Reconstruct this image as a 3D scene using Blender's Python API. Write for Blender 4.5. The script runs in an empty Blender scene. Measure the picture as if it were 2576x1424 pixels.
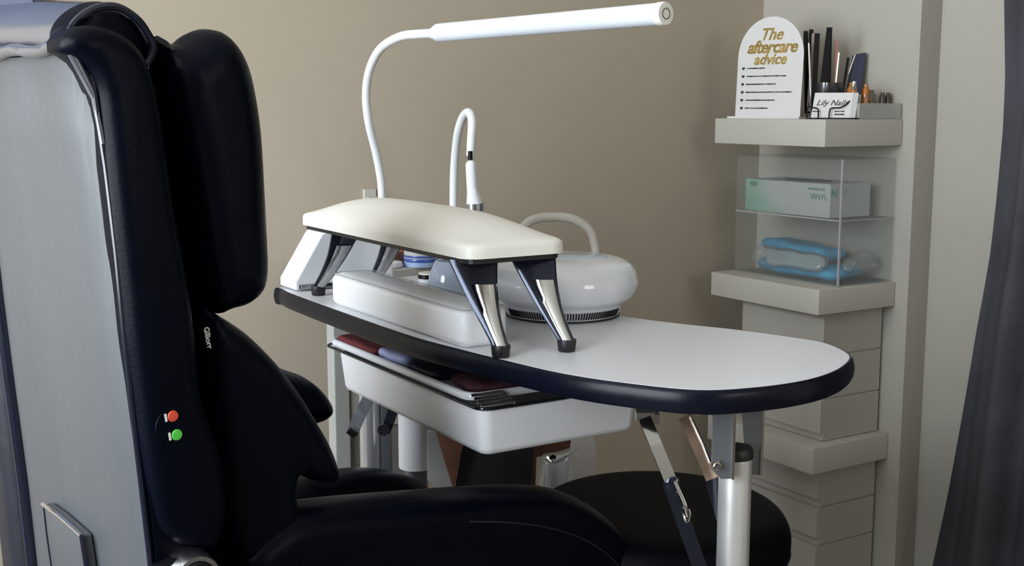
import bpy, bmesh, math, random
from mathutils import Vector, Matrix
from mathutils.geometry import delaunay_2d_cdt
random.seed(4)
COL = bpy.context.scene.collection
V = Vector
PI = math.pi
# ------------------------------------------------------------------ camera model
F = 3000.0; PITCH = math.radians(8.34); H = 1.06; FLOOR = -0.08
cp, sp = math.cos(PITCH), math.sin(PITCH)
def ray(px, py):
    x = (px-1288)/F; u = (712-py)/F
    return V((x, cp+u*sp, -sp+u*cp))
CAM = V((0, 0, H))
def UY(px, py, Y):
    r = ray(px, py); return CAM + r*(Y/r.y)
def UZ(px, py, z):
    r = ray(px, py); return CAM + r*((z-H)/r.z)
def UP(px, py, P, n):
    r = ray(px, py); return CAM + r*((P-CAM).dot(n)/r.dot(n))
# room axes: E runs along the back wall to the right, G towards the back wall
_a = math.hypot(.850, .527)
EX = V((.850/_a, .527/_a, 0)); GX = V((-.527/_a, .850/_a, 0)); ZX = V((0, 0, 1))
def EG(e, g, z): return EX*e + GX*g + ZX*z
def toEG(P): return (P.dot(EX), P.dot(GX))
# ------------------------------------------------------------------ materials
def mat(name, col, rough=.5, metal=0, var=.06, scale=6, bump=0, bscale=60, coat=0, spec=.5, stretch=None, sss=0, col2=None):
    m = bpy.data.materials.new(name); m.use_nodes = True
    nt = m.node_tree; N = nt.nodes; L = nt.links; b = N['Principled BSDF']
    tc = N.new('ShaderNodeTexCoord'); mp = N.new('ShaderNodeMapping')
    if stretch: mp.inputs['Scale'].default_value = stretch
    L.new(tc.outputs['Object'], mp.inputs['Vector'])
    no = N.new('ShaderNodeTexNoise'); no.inputs['Scale'].default_value = scale; no.inputs['Detail'].default_value = 4
    L.new(mp.outputs[0], no.inputs['Vector'])
    cr = N.new('ShaderNodeValToRGB')
    c1 = [max(0, c*(1-var)) for c in col]; c2 = [min(1, c*(1+var)) for c in (col2 or col)]
    cr.color_ramp.elements[0].position = .3; cr.color_ramp.elements[1].position = .7
    cr.color_ramp.elements[0].color = (*c1, 1); cr.color_ramp.elements[1].color = (*c2, 1)
    L.new(no.outputs['Fac'], cr.inputs[0]); L.new(cr.outputs[0], b.inputs['Base Color'])
    b.inputs['Roughness'].default_value = rough; b.inputs['Metallic'].default_value = metal
    b.inputs['Coat Weight'].default_value = coat; b.inputs['Coat Roughness'].default_value = .12
    b.inputs['Specular IOR Level'].default_value = spec
    if bump:
        n2 = N.new('ShaderNodeTexNoise'); n2.inputs['Scale'].default_value = bscale; n2.inputs['Detail'].default_value = 3
        L.new(mp.outputs[0], n2.inputs['Vector'])
        bp = N.new('ShaderNodeBump'); bp.inputs['Strength'].default_value = bump; bp.inputs['Distance'].default_value = .01
        L.new(n2.outputs['Fac'], bp.inputs['Height']); L.new(bp.outputs[0], b.inputs['Normal'])
    return m
def clear(name, tint=(1, 1, 1), gloss=.12, diff=.0, dcol=(.8, .85, .85), rough=.05):
    m = bpy.data.materials.new(name); m.use_nodes = True
    nt = m.node_tree; N = nt.nodes; L = nt.links
    for n in list(N): N.remove(n)
    out = N.new('ShaderNodeOutputMaterial')
    tr = N.new('ShaderNodeBsdfTransparent'); tr.inputs[0].default_value = (*tint, 1)
    gl = N.new('ShaderNodeBsdfGlossy'); gl.inputs['Roughness'].default_value = rough
    df = N.new('ShaderNodeBsdfDiffuse')
    no = N.new('ShaderNodeTexNoise'); no.inputs['Scale'].default_value = 12
    cr = N.new('ShaderNodeValToRGB'); cr.color_ramp.elements[0].color = (*[c*.85 for c in dcol], 1); cr.color_ramp.elements[1].color = (*dcol, 1)
    L.new(no.outputs['Fac'], cr.inputs[0]); L.new(cr.outputs[0], df.inputs[0])
    m1 = N.new('ShaderNodeMixShader'); m1.inputs[0].default_value = gloss
    m2 = N.new('ShaderNodeMixShader'); m2.inputs[0].default_value = diff
    L.new(tr.outputs[0], m1.inputs[1]); L.new(gl.outputs[0], m1.inputs[2])
    L.new(m1.outputs[0], m2.inputs[1]); L.new(df.outputs[0], m2.inputs[2])
    L.new(m2.outputs[0], out.inputs['Surface'])
    return m
M = {}
M['wall'] = mat('beige wall paint', (.415, .350, .268),   .75, var=.03, scale=1.2, bump=.012, bscale=180)
M['alcove'] = mat('off white wall paint', (.43, .405, .35), .7, var=.02, scale=1.5, bump=.03, bscale=180)
M['ceil'] = mat('white ceiling paint', (.7, .68, .63), .8, var=.02)
M['floor'] = mat('grey brown floor', (.16, .135, .11), .45, var=.15, scale=4, stretch=(1, 8, 1))
M['leather'] = mat('navy black leather', (.0007, .0017, .0056), .38, var=.15, scale=9, bump=.04, bscale=220, spec=.09)
M['rearvinyl'] = mat('slate blue grey vinyl', (.062, .066, .072), .42, var=.07, scale=3, bump=.10, bscale=14, spec=.7, stretch=(3, 3, .5))
M['roll'] = mat('navy leather with painted sheen', (.060, .066, .080), .25, var=.1, scale=6, bump=.16, bscale=14, spec=1.0, coat=.8)  # navy leather lightened: the window highlight is put into its base colour
M['shell'] = mat('dark slate vinyl', (.010, .011, .018), .45, var=.15, bump=.1, bscale=20)
M['piping'] = mat('black glossy piping', (.006, .008, .018), .18, spec=.7)
M['cream'] = mat('cream leatherette', (.86, .83, .755), .42, var=.015, bump=.02, bscale=300)
M['whitepad'] = mat('white leatherette', (.90, .91, .93), .35, var=.015, bump=.03, bscale=250)
M['white'] = mat('white laminate', (.75, .755, .78), .30, var=.015, spec=.5)
M['plast'] = mat('glossy white plastic', (.80, .82, .86), .14, var=.01, spec=.6, coat=.3)
M['bluew'] = mat('bluish white plastic', (.55, .63, .76), .12, var=.02, spec=.6, coat=.4)
M['tub'] = mat('white matt plastic', (.87, .885, .91), .35, var=.015)
M['rubber'] = mat('black rubber', (.006, .006, .008), .45, var=.1)
M['edge'] = mat('black vinyl edging', (.003, .0042, .010), .30, var=.12, scale=14, bump=.03, bscale=60, spec=.2)
M['chrome'] = mat('polished chrome', (.72, .72, .71), .10, metal=1, var=.04)
M['brushed'] = mat('brushed steel', (.50, .51, .53), .26, metal=1, var=.15, scale=20, stretch=(6, 6, .3))
M['steel'] = mat('dull grey steel', (.22, .235, .26), .38, metal=.75, var=.1, scale=10)
M['gunmetal'] = mat('dark chrome', (.025, .03, .045), .12, metal=.7, var=.2, spec=.8)
M['alu'] = mat('satin aluminium tube', (.62, .61, .59), .33, metal=.45, var=.04)
M['alu2'] = mat('bright steel tube', (.80, .80, .82), .22, metal=.75, var=.04)
M['lampwhite'] = mat('white silicone', (.74, .75, .75), .4, var=.01)
M['diffuser'] = mat('frosted lamp diffuser', (.66, .70, .76), .5, var=.01)
M['shelf'] = mat('white painted wood', (.50, .475, .415), .42, var=.02, scale=3)
M['drawer'] = mat('warm white drawer board', (.42, .39, .345), .5, var=.02, scale=3)
M['dark'] = mat('black matt', (.004, .004, .005), .6, var=.2)
M['black'] = mat('black plastic', (.003, .003, .005), .4, var=.2, spec=.2)
M['greyw'] = mat('warm grey plastic', (.38, .35, .30), .45)
M['stool'] = mat('matt black upholstery', (.0015, .0018, .0028), .55, var=.2, spec=.06)
M['red'] = mat('orange red button', (.72, .085, .035), .4)
M['green'] = mat('green button', (.09, .60, .07), .4)
M['wprint'] = mat('white print', (.8, .8, .78), .5)
M['bprint'] = mat('black print', (.012, .011, .010), .5)
M['gold'] = mat('gold foil', (.62, .45, .16), .22, metal=1, var=.35, scale=60)
M['grprint'] = mat('green print', (.10, .30, .17), .5)
M['maroon'] = mat('dark red towel', (.165, .028, .030), .8, var=.12, scale=30, bump=.2, bscale=200)
M['plum'] = mat('plum towel', (.060, .014, .025), .8, var=.2, scale=20, bump=.3, bscale=120)
M['lilac'] = mat('pale lilac plastic wrap', (.42, .46, .70), .3, var=.1, bump=.2, bscale=40)
M['navycloth'] = mat('navy cloth', (.008, .010, .030), .6, var=.2)
M['brown'] = mat('brown wood veneer', (.085, .032, .018), .5, var=.25, scale=14, stretch=(1, 1, 6))
M['orange'] = mat('terracotta carton', (.36, .105, .05), .5, var=.1)
M['grey'] = mat('light grey board', (.40, .40, .37), .5, var=.03)
M['greydark'] = mat('taupe grey board', (.20, .195, .175), .55, var=.03)
M['blue'] = mat('blue band plastic', (.04, .08, .30), .25, var=.15)
M['paleblue'] = mat('pale blue plastic', (.30, .40, .62), .3, var=.06)
M['acryl'] = clear('clear acrylic', (.95, .965, .96), .07, .07, (.55, .58, .57))
M['bagfilm'] = clear('clear plastic film', (.93, .95, .96), .16, .16, (.7, .72, .72), .15)
M['frost'] = clear('frosted acrylic', (.9, .9, .9), .06, .55, (.62, .60, .58), .3)
M['smoke'] = clear('smoky plastic', (.35, .35, .38), .14, .25, (.10, .10, .12), .15)
M['pane'] = clear('window glass', (.97, .98, .98), .05, 0)
M['masks'] = mat('blue mask fabric', (.05, .36, .62), .55, var=.25, scale=14, bump=.4, bscale=40)
M['maskw'] = mat('pale mask fabric', (.52, .62, .68), .55, var=.12, scale=14, bump=.3, bscale=40)
M['sign'] = mat('white acrylic sign', (.66, .65, .63), .10, var=.01, spec=.6)
M['card'] = mat('white card', (.68, .67, .64), .6, var=.02)
M['amber'] = mat('amber glass', (.40, .13, .015), .12, var=.45, scale=60, spec=.7)
M['cork'] = mat('dark olive jar', (.07, .055, .04), .3, var=.2)
M['olive'] = clear('olive glass', (.62, .60, .50), .12, .30, (.25, .24, .17))
M['rose'] = mat('copper pink plastic', (.27, .10, .075), .25, metal=.3, var=.1)
M['pinkgrey'] = mat('greyish pink file', (.40, .30, .28), .6, var=.1)
M['bluefoil'] = mat('dark blue glossy box', (.012, .015, .055), .35, var=.3, scale=20, spec=.4)
M['silver'] = mat('silver edge', (.6, .62, .62), .25, metal=.9)
M['curtain'] = mat('slate grey curtain cloth', (.050, .050, .060), .8, var=.2, scale=7, bump=.35, bscale=30)
M['frame'] = mat('navy black frame', (.006, .008, .022), .3)
M['print'] = mat('slate blue glass', (.105, .125, .205), .25, var=.06)
M['wframe'] = mat('white window frame', (.75, .75, .74), .4)
M['wood'] = mat('copper tinted steel', (.52, .36, .26), .3, metal=.7, var=.2, scale=40)
def glove():
    m = M['card'].copy(); m.name = 'glove carton print'
    nt = m.node_tree; N = nt.nodes; L = nt.links; b = N['Principled BSDF']
    tc = N.new('ShaderNodeTexCoord'); sx = N.new('ShaderNodeSeparateXYZ'); L.new(tc.outputs['Object'], sx.inputs[0])
    dt = N.new('ShaderNodeVectorMath'); dt.operation = 'DOT_PRODUCT'; L.new(tc.outputs['Object'], dt.inputs[0]); dt.inputs[1].default_value = (GX.x, GX.y, -.9)
    no = N.new('ShaderNodeTexNoise'); no.inputs['Scale'].default_value = 7; no.inputs['Detail'].default_value = 1
    ad = N.new('ShaderNodeMath'); ad.operation = 'MULTIPLY_ADD'; L.new(no.outputs['Fac'], ad.inputs[0]); ad.inputs[1].default_value = .10
    L.new(dt.outputs['Value'], ad.inputs[2])
    cr = N.new('ShaderNodeValToRGB'); e = cr.color_ramp.elements
    e[0].position = .055; e[0].color = (.55, .56, .55, 1); e[1].position = .115; e[1].color = (.34, .52, .42, 1)
    x = e.new(.18); x.color = (.25, .45, .35, 1)
    L.new(ad.outputs[0], cr.inputs[0]); L.new(cr.outputs[0], b.inputs['Base Color']); return m
M['glove'] = glove()
# ------------------------------------------------------------------ object helpers
def root(name, loc, label, cat, group=None):
    o = bpy.data.objects.new(name, None); o.empty_display_size = .05; COL.objects.link(o); o.location = loc
    o['label'] = label; o['category'] = cat
    if group: o['group'] = group
    return o
def base_of(o):
    p = V((0, 0, 0))
    while o: p += o.location; o = o.parent
    return p
def mk(name, vf, m, parent=None, label=None, cat=None, group=None, kind=None, smooth=True, bevel=0, loc=None, ang=40):
    verts, faces = vf[0], vf[1]
    if parent is not None: off = base_of(parent); lo = V((0, 0, 0))
    else:
        if loc is None:
            xs = [v[0] for v in verts]; ys = [v[1] for v in verts]; zs = [v[2] for v in verts]
            loc = V(((min(xs)+max(xs))/2, (min(ys)+max(ys))/2, min(zs)))
        off = V(loc); lo = V(loc)
    me = bpy.data.meshes.new(name)
    me.from_pydata([tuple(V(v)-off) for v in verts], [], [tuple(f) for f in faces]); me.update()
    bm = bmesh.new(); bm.from_mesh(me)
    bmesh.ops.remove_doubles(bm, verts=bm.verts, dist=1e-6)
    bmesh.ops.recalc_face_normals(bm, faces=bm.faces)
    if bevel:
        es = [e for e in bm.edges if len(e.link_faces) == 2 and e.calc_face_angle(0) > .6]
        bmesh.ops.bevel(bm, geom=es, offset=bevel, segments=3, profile=.5, affect='EDGES', clamp_overlap=True)
    if smooth:
        for f in bm.faces: f.smooth = True
        for e in bm.edges:
            if len(e.link_faces) == 2 and e.calc_face_angle(0) > math.radians(ang): e.smooth = False
    bm.to_mesh(me); bm.free()
    me.materials.append(M[m] if isinstance(m, str) else m)
    o = bpy.data.objects.new(name, me); COL.objects.link(o); o.location = lo
    if parent is not None: o.parent = parent
    if label: o['label'] = label
    if cat: o['category'] = cat
    if group: o['group'] = group
    if kind: o['kind'] = kind
    return o
def join(*vfs):
    v = []; f = []
    for a in vfs:
        n = len(v); v += list(a[0]); f += [tuple(i+n for i in q) for q in a[1]]
    return v, f
def hexa(b, t):   # 4 bottom pts, 4 top pts
    return list(b)+list(t), [(3, 2, 1, 0), (4, 5, 6, 7), (0, 1, 5, 4), (1, 2, 6, 5), (2, 3, 7, 6), (3, 0, 4, 7)]
def box(e0, e1, g0, g1, z0, z1, bev=0):
    vf = hexa([EG(e0, g0, z0), EG(e1, g0, z0), EG(e1, g1, z0), EG(e0, g1, z0)], [EG(e0, g0, z1), EG(e1, g0, z1), EG(e1, g1, z1), EG(e0, g1, z1)])
    return bev_vf(vf, bev) if bev else vf
def obox(c, ax, ay, az, sx, sy, sz, bev=0):   # oriented box, c centre
    c = V(c); P = lambda i, j, k: c+ax*(i*sx/2)+ay*(j*sy/2)+az*(k*sz/2)
    vf = hexa([P(-1, -1, -1), P(1, -1, -1), P(1, 1, -1), P(-1, 1, -1)], [P(-1, -1, 1), P(1, -1, 1), P(1, 1, 1), P(-1, 1, 1)])
    return bev_vf(vf, bev) if bev else vf
def bev_vf(vf, bev, seg=3):
    me = bpy.data.meshes.new('t'); me.from_pydata([tuple(v) for v in vf[0]], [], [tuple(f) for f in vf[1]])
    bm = bmesh.new(); bm.from_mesh(me); bmesh.ops.recalc_face_normals(bm, faces=bm.faces)
    es = [e for e in bm.edges if len(e.link_faces) == 2 and e.calc_face_angle(0) > .5]
    bmesh.ops.bevel(bm, geom=es, offset=bev, segments=seg, profile=.5, affect='EDGES', clamp_overlap=True)
    bm.verts.index_update()
    v = [x.co.copy() for x in bm.verts]; f = [tuple(a.index for a in q.verts) for q in bm.faces]
    bm.free(); bpy.data.meshes.remove(me); return v, f
def prism(front, off, bev=0):
    n = len(front); off = V(off)
    v = [V(p) for p in front]+[V(p)+off for p in front]
    f = [tuple(range(n)), tuple(range(2*n-1, n-1, -1))]+[(i, (i+1) % n, (i+1) % n+n, i+n) for i in range(n)]
    return bev_vf((v, f), bev) if bev else (v, f)
def catmull(pts, n=8, closed=False):
    pts = [V(p) for p in pts]; out = []; N = len(pts)
    rng = range(N) if closed else range(N-1)
    for i in rng:
        if closed: p0, p1, p2, p3 = pts[(i-1) % N], pts[i], pts[(i+1) % N], pts[(i+2) % N]
        else:
            p1, p2 = pts[i], pts[i+1]
            p0 = pts[i-1] if i > 0 else p1*2-p2
            p3 = pts[i+2] if i+2 < N else p2*2-p1
        for k in range(n):
            t = k/n
            out.append(.5*((2*p1)+(p2-p0)*t+(2*p0-5*p1+4*p2-p3)*t*t+(3*p1-p0-3*p2+p3)*t**3))
    if not closed: out.append(pts[-1])
    return out
def tube(path, r, seg=12, closed=False, flat=None):
    """r: float or list per point"""
    n = len(path); path = [V(p) for p in path]
    rs = r if isinstance(r, (list, tuple)) else [r]*n
    if len(rs) != n:
        m = len(rs); rs = [rs[min(m-1, int(i/(n-1)*(m-1)))]*(1-((i/(n-1)*(m-1)) % 1))+rs[min(m-1, int(i/(n-1)*(m-1))+1)]*((i/(n-1)*(m-1)) % 1) for i in range(n)]
    T = []
    for i in range(n):
        a = path[(i-1) % n] if (closed or i > 0) else path[i]; b = path[(i+1) % n] if (closed or i < n-1) else path[i]
        T.append((b-a).normalized())
    up = V((0, 0, 1)) if abs(T[0].z) < .9 else V((1, 0, 0))
    u = T[0].cross(up).normalized(); v = []; f = []
    for i in range(n):
        u = (u - T[i]*u.dot(T[i])).normalized(); w = T[i].cross(u)
        for k in range(seg):
            a = 2*PI*k/seg; v.append(path[i]+u*(math.cos(a)*rs[i])+w*(math.sin(a)*rs[i]))
    for i in range(n if closed else n-1):
        j = (i+1) % n
        for k in range(seg): f.append((i*seg+k, i*seg+(k+1) % seg, j*seg+(k+1) % seg, j*seg+k))
    if not closed:
        f.append(tuple(range(seg-1, -1, -1))); f.append(tuple((n-1)*seg+k for k in range(seg)))
    return v, f
def lathe(c, prof, seg=40, ax=None, ay=None, az=None, sx=1, sy=1):
    ax = ax or V((1, 0, 0)); ay = ay or V((0, 1, 0)); az = az or ZX; c = V(c); v = []; f = []; n = len(prof)
    for r, h in prof:
        for k in range(seg):
            a = 2*PI*k/seg; v.append(c+ax*(math.cos(a)*r*sx)+ay*(math.sin(a)*r*sy)+az*h)
    for i in range(n-1):
        for k in range(seg): f.append((i*seg+k, i*seg+(k+1) % seg, (i+1)*seg+(k+1) % seg, (i+1)*seg+k))
    f.append(tuple(range(seg-1, -1, -1))); f.append(tuple((n-1)*seg+k for k in range(seg)))
    return v, f
def loft(rings, cap=True):
    n = len(rings[0]); v = [V(p) for r in rings for p in r]; f = []
    for i in range(len(rings)-1):
        for k in range(n): f.append((i*n+k, i*n+(k+1) % n, (i+1)*n+(k+1) % n, (i+1)*n+k))
    if cap: f.append(tuple(range(n-1, -1, -1))); f.append(tuple((len(rings)-1)*n+k for k in range(n)))
    return v, f
def area2(p):
    return sum(p[i][0]*p[(i+1) % len(p)][1]-p[(i+1) % len(p)][0]*p[i][1] for i in range(len(p)))/2
def slab(outl, fr, thick, R, wall=0, dome=0, smooth=True, grid=None, oneside=False):
    """soft-edged cushion from a 2D outline; fr(u,v,w)->world; edges rounded with radius R"""
    P = [V((p[0], p[1], 0)) for p in outl]
    if smooth: P = catmull(P, 6, True)
    per = sum((P[i]-P[(i+1) % len(P)]).length for i in range(len(P)))
    step = per/110; Q = []; acc = 0
    for i in range(len(P)):
        a, b = P[i], P[(i+1) % len(P)]; d = (b-a).length
        if d < 1e-9: continue
        t = step-acc if Q else 0
        while t < d: Q.append(a.lerp(b, t/d)); t += step
        acc = d-(t-step)
    P = [(q.x, q.y) for q in Q]
    if area2(P) < 0: P.reverse()
    n = len(P)
    def dist(x, y):
        best = 1e9
        for i in range(n):
            ax, ay = P[i]; bx, by = P[(i+1) % n]; dx, dy = bx-ax, by-ay
            t = ((x-ax)*dx+(y-ay)*dy)/(dx*dx+dy*dy+1e-18); t = 0 if t < 0 else 1 if t > 1 else t
            d = (x-ax-t*dx)**2+(y-ay-t*dy)**2
            if d < best: best = d
        return math.sqrt(best)
    def inside(x, y):
        c = False
        for i in range(n):
            ax, ay = P[i]; bx, by = P[(i+1) % n]
            if (ay > y) != (by > y) and x < (bx-ax)*(y-ay)/(by-ay)+ax: c = not c
        return c
    pts = [(x, y) for x, y in P]; ds = [0.0]*n
    K = 5
    for k in range(1, K+1):
        o = R*(1-math.cos(k*PI/2/K))
        for i in range(n):
            ax, ay = P[i-1]; bx, by = P[(i+1) % n]; tx, ty = bx-ax, by-ay; l = math.hypot(tx, ty)
            x = P[i][0]-ty/l*o; y = P[i][1]+tx/l*o
            if inside(x, y):
                d = dist(x, y)
                if d > o*.93: pts.append((x, y)); ds.append(d)
    xs = [p[0] for p in P]; ys = [p[1] for p in P]
    gstep = grid or max(max(xs)-min(xs), max(ys)-min(ys))/26
    x = min(xs)
    while x < max(xs):
        y = min(ys)
        while y < max(ys):
            if inside(x, y):
                d = dist(x, y)
                if d > R+gstep*.35: pts.append((x+random.uniform(-.02, .02)*gstep, y)); ds.append(d)
            y += gstep
        x += gstep
    vv, ee, ff, ov, oe, of = delaunay_2d_cdt([V((a, b)) for a, b in pts], [(i, (i+1) % n) for i in range(n)], [], 1, 1e-7)
    dmax = max(ds)
    hts = []
    isb = []
    for i, q in enumerate(vv):
        src = ov[i]; d = ds[src[0]] if src else dist(q.x, q.y)
        if src and src[0] < n: d = 0
        isb.append(d == 0)
        t = min(d/R, 1) if R > 0 else 1
        h = thick/2*math.sqrt(max(0, 1-(1-t)**2)) + dome*(1-(1-min(d/dmax, 1))**2.2)
        hts.append(h)
    m = len(vv); verts = []; faces = []
    hw = wall/2
    verts = [fr(q.x, q.y, hw+hts[i]) for i, q in enumerate(vv)]
    if oneside: verts += [fr(q.x, q.y, -hw) for q in vv]
    else: verts += [fr(q.x, q.y, -hw-hts[i]) for i, q in enumerate(vv)]
    for f in ff:
        faces.append(tuple(f)); faces.append(tuple(i+m for i in reversed(f)))
    cnt = {}
    for f in ff:
        for a, b in zip(f, list(f[1:])+[f[0]]): cnt[frozenset((a, b))] = cnt.get(frozenset((a, b)), 0)+1
    if wall > 0 or oneside:
        for f in ff:
            for a, b in zip(f, list(f[1:])+[f[0]]):
                if cnt[frozenset((a, b))] == 1: faces.append((a, b, b+m, a+m))
    return verts, faces
def text_vf(s, size, ex=.0006, shear=0, align='CENTER', space=1, bold=0):
    c = bpy.data.curves.new('t', 'FONT'); c.body = s; c.size = size; c.extrude = ex; c.shear = shear; c.align_x = align; c.align_y = 'CENTER'
    c.resolution_u = 3; c.space_character = space; c.offset = bold
    o = bpy.data.objects.new('t', c); COL.objects.link(o)
    dg = bpy.context.evaluated_depsgraph_get(); dg.update()
    me = bpy.data.meshes.new_from_object(o.evaluated_get(dg))
    v = [x.co.copy() for x in me.vertices]; f = [tuple(p.vertices) for p in me.polygons]
    bpy.data.objects.remove(o); bpy.data.curves.remove(c); bpy.data.meshes.remove(me)
    return v, f
def place(vf, c, ax, ay, az):
    return [V(c)+ax*v[0]+ay*v[1]+az*v[2] for v in vf[0]], vf[1]
# ------------------------------------------------------------------ setting
EL, ER, GF, GB, ZC, GR = -1.15, 2.274, -1.9, 2.40, 2.35, 1.885
def st(name, vf, m, **k): return mk(name, vf, m, kind='structure', smooth=False, **k)
st('floor', box(EL-.1, 2.5, GF-.1, GB+.1, FLOOR-.05, FLOOR), 'floor')
st('ceiling', box(EL-.1, 2.5, GF-.1, GB+.1, ZC, ZC+.05), 'ceil')
st('wall_back', box(EL-.1, ER, GB, GB+.1, FLOOR, ZC), 'wall')
st('wall_alcove', box(ER, 2.5, GR+.003, GB+.1, FLOOR, ZC), 'alcove')
st('trim_1', box(ER-.0005, 2.345, GR-.002, GR+.0028, FLOOR, ZC), 'alcove')
st('wall_right', box(2.345, 2.5, GF-.1, GR, FLOOR, ZC), 'alcove')
# left wall with a window
wl0, wl1, wz0, wz1 = -.10, 2.10, .55, 2.15
st('wall_left', join(box(EL-.1, EL, GF, wl0, FLOOR, ZC), box(EL-.1, EL, wl1, GB, FLOOR, ZC), box(EL-.1, EL, wl0, wl1, FLOOR, wz0), box(EL-.1, EL, wl0, wl1, wz1, ZC)), 'wall')
fr = [box(EL-.07, EL-.02, wl0, wl0+.05, wz0, wz1), box(EL-.07, EL-.02, wl1-.05, wl1, wz0, wz1), box(EL-.07, EL-.02, wl0, wl1, wz0, wz0+.05), box(EL-.07, EL-.02, wl0, wl1, wz1-.05, wz1), box(EL-.07, EL-.02, .97, 1.03, wz0, wz1)]
w = st('window_1', join(*fr), 'wframe')
mk('window_pane', box(EL-.05, EL-.045, wl0+.04, wl1-.04, wz0+.04, wz1-.04), 'pane', w, smooth=False)
# front wall (behind the photographer) with a smaller window
fa, fb, fz0, fz1 = .9, 1.9, 1.15, 2.05
st('wall_front', join(box(EL, fa, GF-.1, GF, FLOOR, ZC), box(fb, 2.5, GF-.1, GF, FLOOR, ZC), box(fa, fb, GF-.1, GF, FLOOR, fz0), box(fa, fb, GF-.1, GF, fz1, ZC)), 'wall')
fr = [box(fa, fa+.05, GF-.07, GF-.02, fz0, fz1), box(fb-.05, fb, GF-.07, GF-.02, fz0, fz1), box(fa, fb, GF-.07, GF-.02, fz0, fz0+.05), box(fa, fb, GF-.07, GF-.02, fz1-.05, fz1), box(1.38, 1.42, GF-.07, GF-.02, fz0, fz1)]
w = st('window_2', join(*fr), 'wframe')
mk('window_pane', box(fa+.04, fb-.04, GF-.05, GF-.045, fz0+.04, fz1-.04), 'pane', w, smooth=False)
# ------------------------------------------------------------------ shelves in the corner
S = 'white corner shelves'
def shelf(z0, z1, lab): return mk('corner_shelf', box(2.017, ER-.001, 1.921, 2.29, z0, z1, .002), 'shelf', label=lab, cat='shelf', group=S)
shelf(.973, 1.035, 'thick white wall shelf carrying the arched sign and pens, topmost shelf')
shelf(.589, .648, 'thick white wall shelf under the clear acrylic box with blue masks, middle shelf')
shelf(.210, .274, 'thick white wall shelf between the two stacks of drawers, lowest shelf')
def drawers(z0, z1, n, lab, flush=.0):
    r = root('drawer_unit', EG(2.16, 2.09, z0), lab, 'drawer unit', 'white drawer stacks')
    e0, e1, g0, g1 = 2.068, 2.266, 1.95, 2.23
    h = (z1-z0)/n
    mk('carcass', box(e0+.012, e1-.002, g0+.004, g1, z0, z1), 'drawer', r, smooth=False)
    for i in range(n):
        a = z0+i*h
        # front faces -E with a recessed finger lip at the bottom; side visible too
        vf = join(box(e0, e1, g0, g1-.004, a+.020, a+h-.0025, .001), box(e0+.010, e1, g0, g1-.004, a+.001, a+.0215, .0008))
        mk('drawer', vf, 'drawer', r, smooth=False)
    return r
drawers(.2745, .587, 3, 'white three-drawer box standing on the lowest shelf, half hidden by the table')
drawers(FLOOR, .2085, 3, 'white drawer stack on the floor under the lowest shelf')
# acrylic organiser
ac = root('acrylic_organizer', EG(2.18, 2.1, .649), 'clear two-tier acrylic box on the middle shelf holding gloves and masks', 'organizer')
a0, a1, b0, b1 = 2.09, 2.266, 1.932, 2.285; t = .0035
mk('bottom_panel', box(a0, a1, b0, b1, .649, .649+t), 'acryl', ac, smooth=False)
mk('middle_panel', box(a0, a1, b0, b1, .800, .800+t), 'acryl', ac, smooth=False)
mk('top_panel', box(a0, a1, b0, b1, .940, .940+t), 'acryl', ac, smooth=False)
mk('front_panel', box(a0, a0+t, b0, b1, .6528, .9398), 'acryl', ac, smooth=False)
mk('side_panel', box(a0+t, a1, b0, b0+t, .6528, .9398), 'acryl', ac, smooth=False)
mk('edge_strip', join(box(a0-.001, a0+.0035, b0-.001, b0+.0035, .650, .9435), box(a0-.001, a0+.002, b0, b1, .800, .8035), box(a0, a1, b0-.001, b0+.002, .800, .8035)), 'frost', ac, smooth=False)
# glove carton
gb = root('glove_box', EG(2.17, 2.12, .804), 'white and green vinyl glove carton on the upper tier of the acrylic box', 'box')
mk('carton', box(2.100, 2.235, 1.976, 2.262, .8045, .884, .001), 'glove', gb, smooth=False)
mk('opening', lathe(EG(2.165, 2.11, .8842), [(.075, 0), (.072, .003)], 24, GX, EX, ZX, 1, .45), 'dark', gb)
def on_e(s, size, e, g, z, m, nm='lettering', **k):   # text on a face looking towards -E
    return mk(nm, place(text_vf(s, size, **k), EG(e, g, z), -GX, ZX, -EX), m, gb, smooth=False)
on_e('VINYL', .020, 2.0995, 2.012, .852, 'grprint')
on_e('POWDER FREE', .0085, 2.0995, 2.02, .870, 'grprint')
on_e('MED', .013, 2.0995, 2.232, .872, 'grprint', bold=.0006)
mk('lettering', place(text_vf('N', .026, bold=.0008), EG(2.112, 1.9755, .862), EX, ZX, -GX), 'grprint', gb, smooth=False)
def ring(c, ax, ay, R, r, a0=0, a1=2*PI, n=28):
    return tube([V(c)+ax*(R*math.cos(a0+(a1-a0)*i/n))+ay*(R*math.sin(a0+(a1-a0)*i/n)) for i in range(n+1)], r, 6)
mk('round_mark', ring(EG(2.145, 1.9755, .866), EX, ZX, .0085, .0007), 'grprint', gb)
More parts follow.
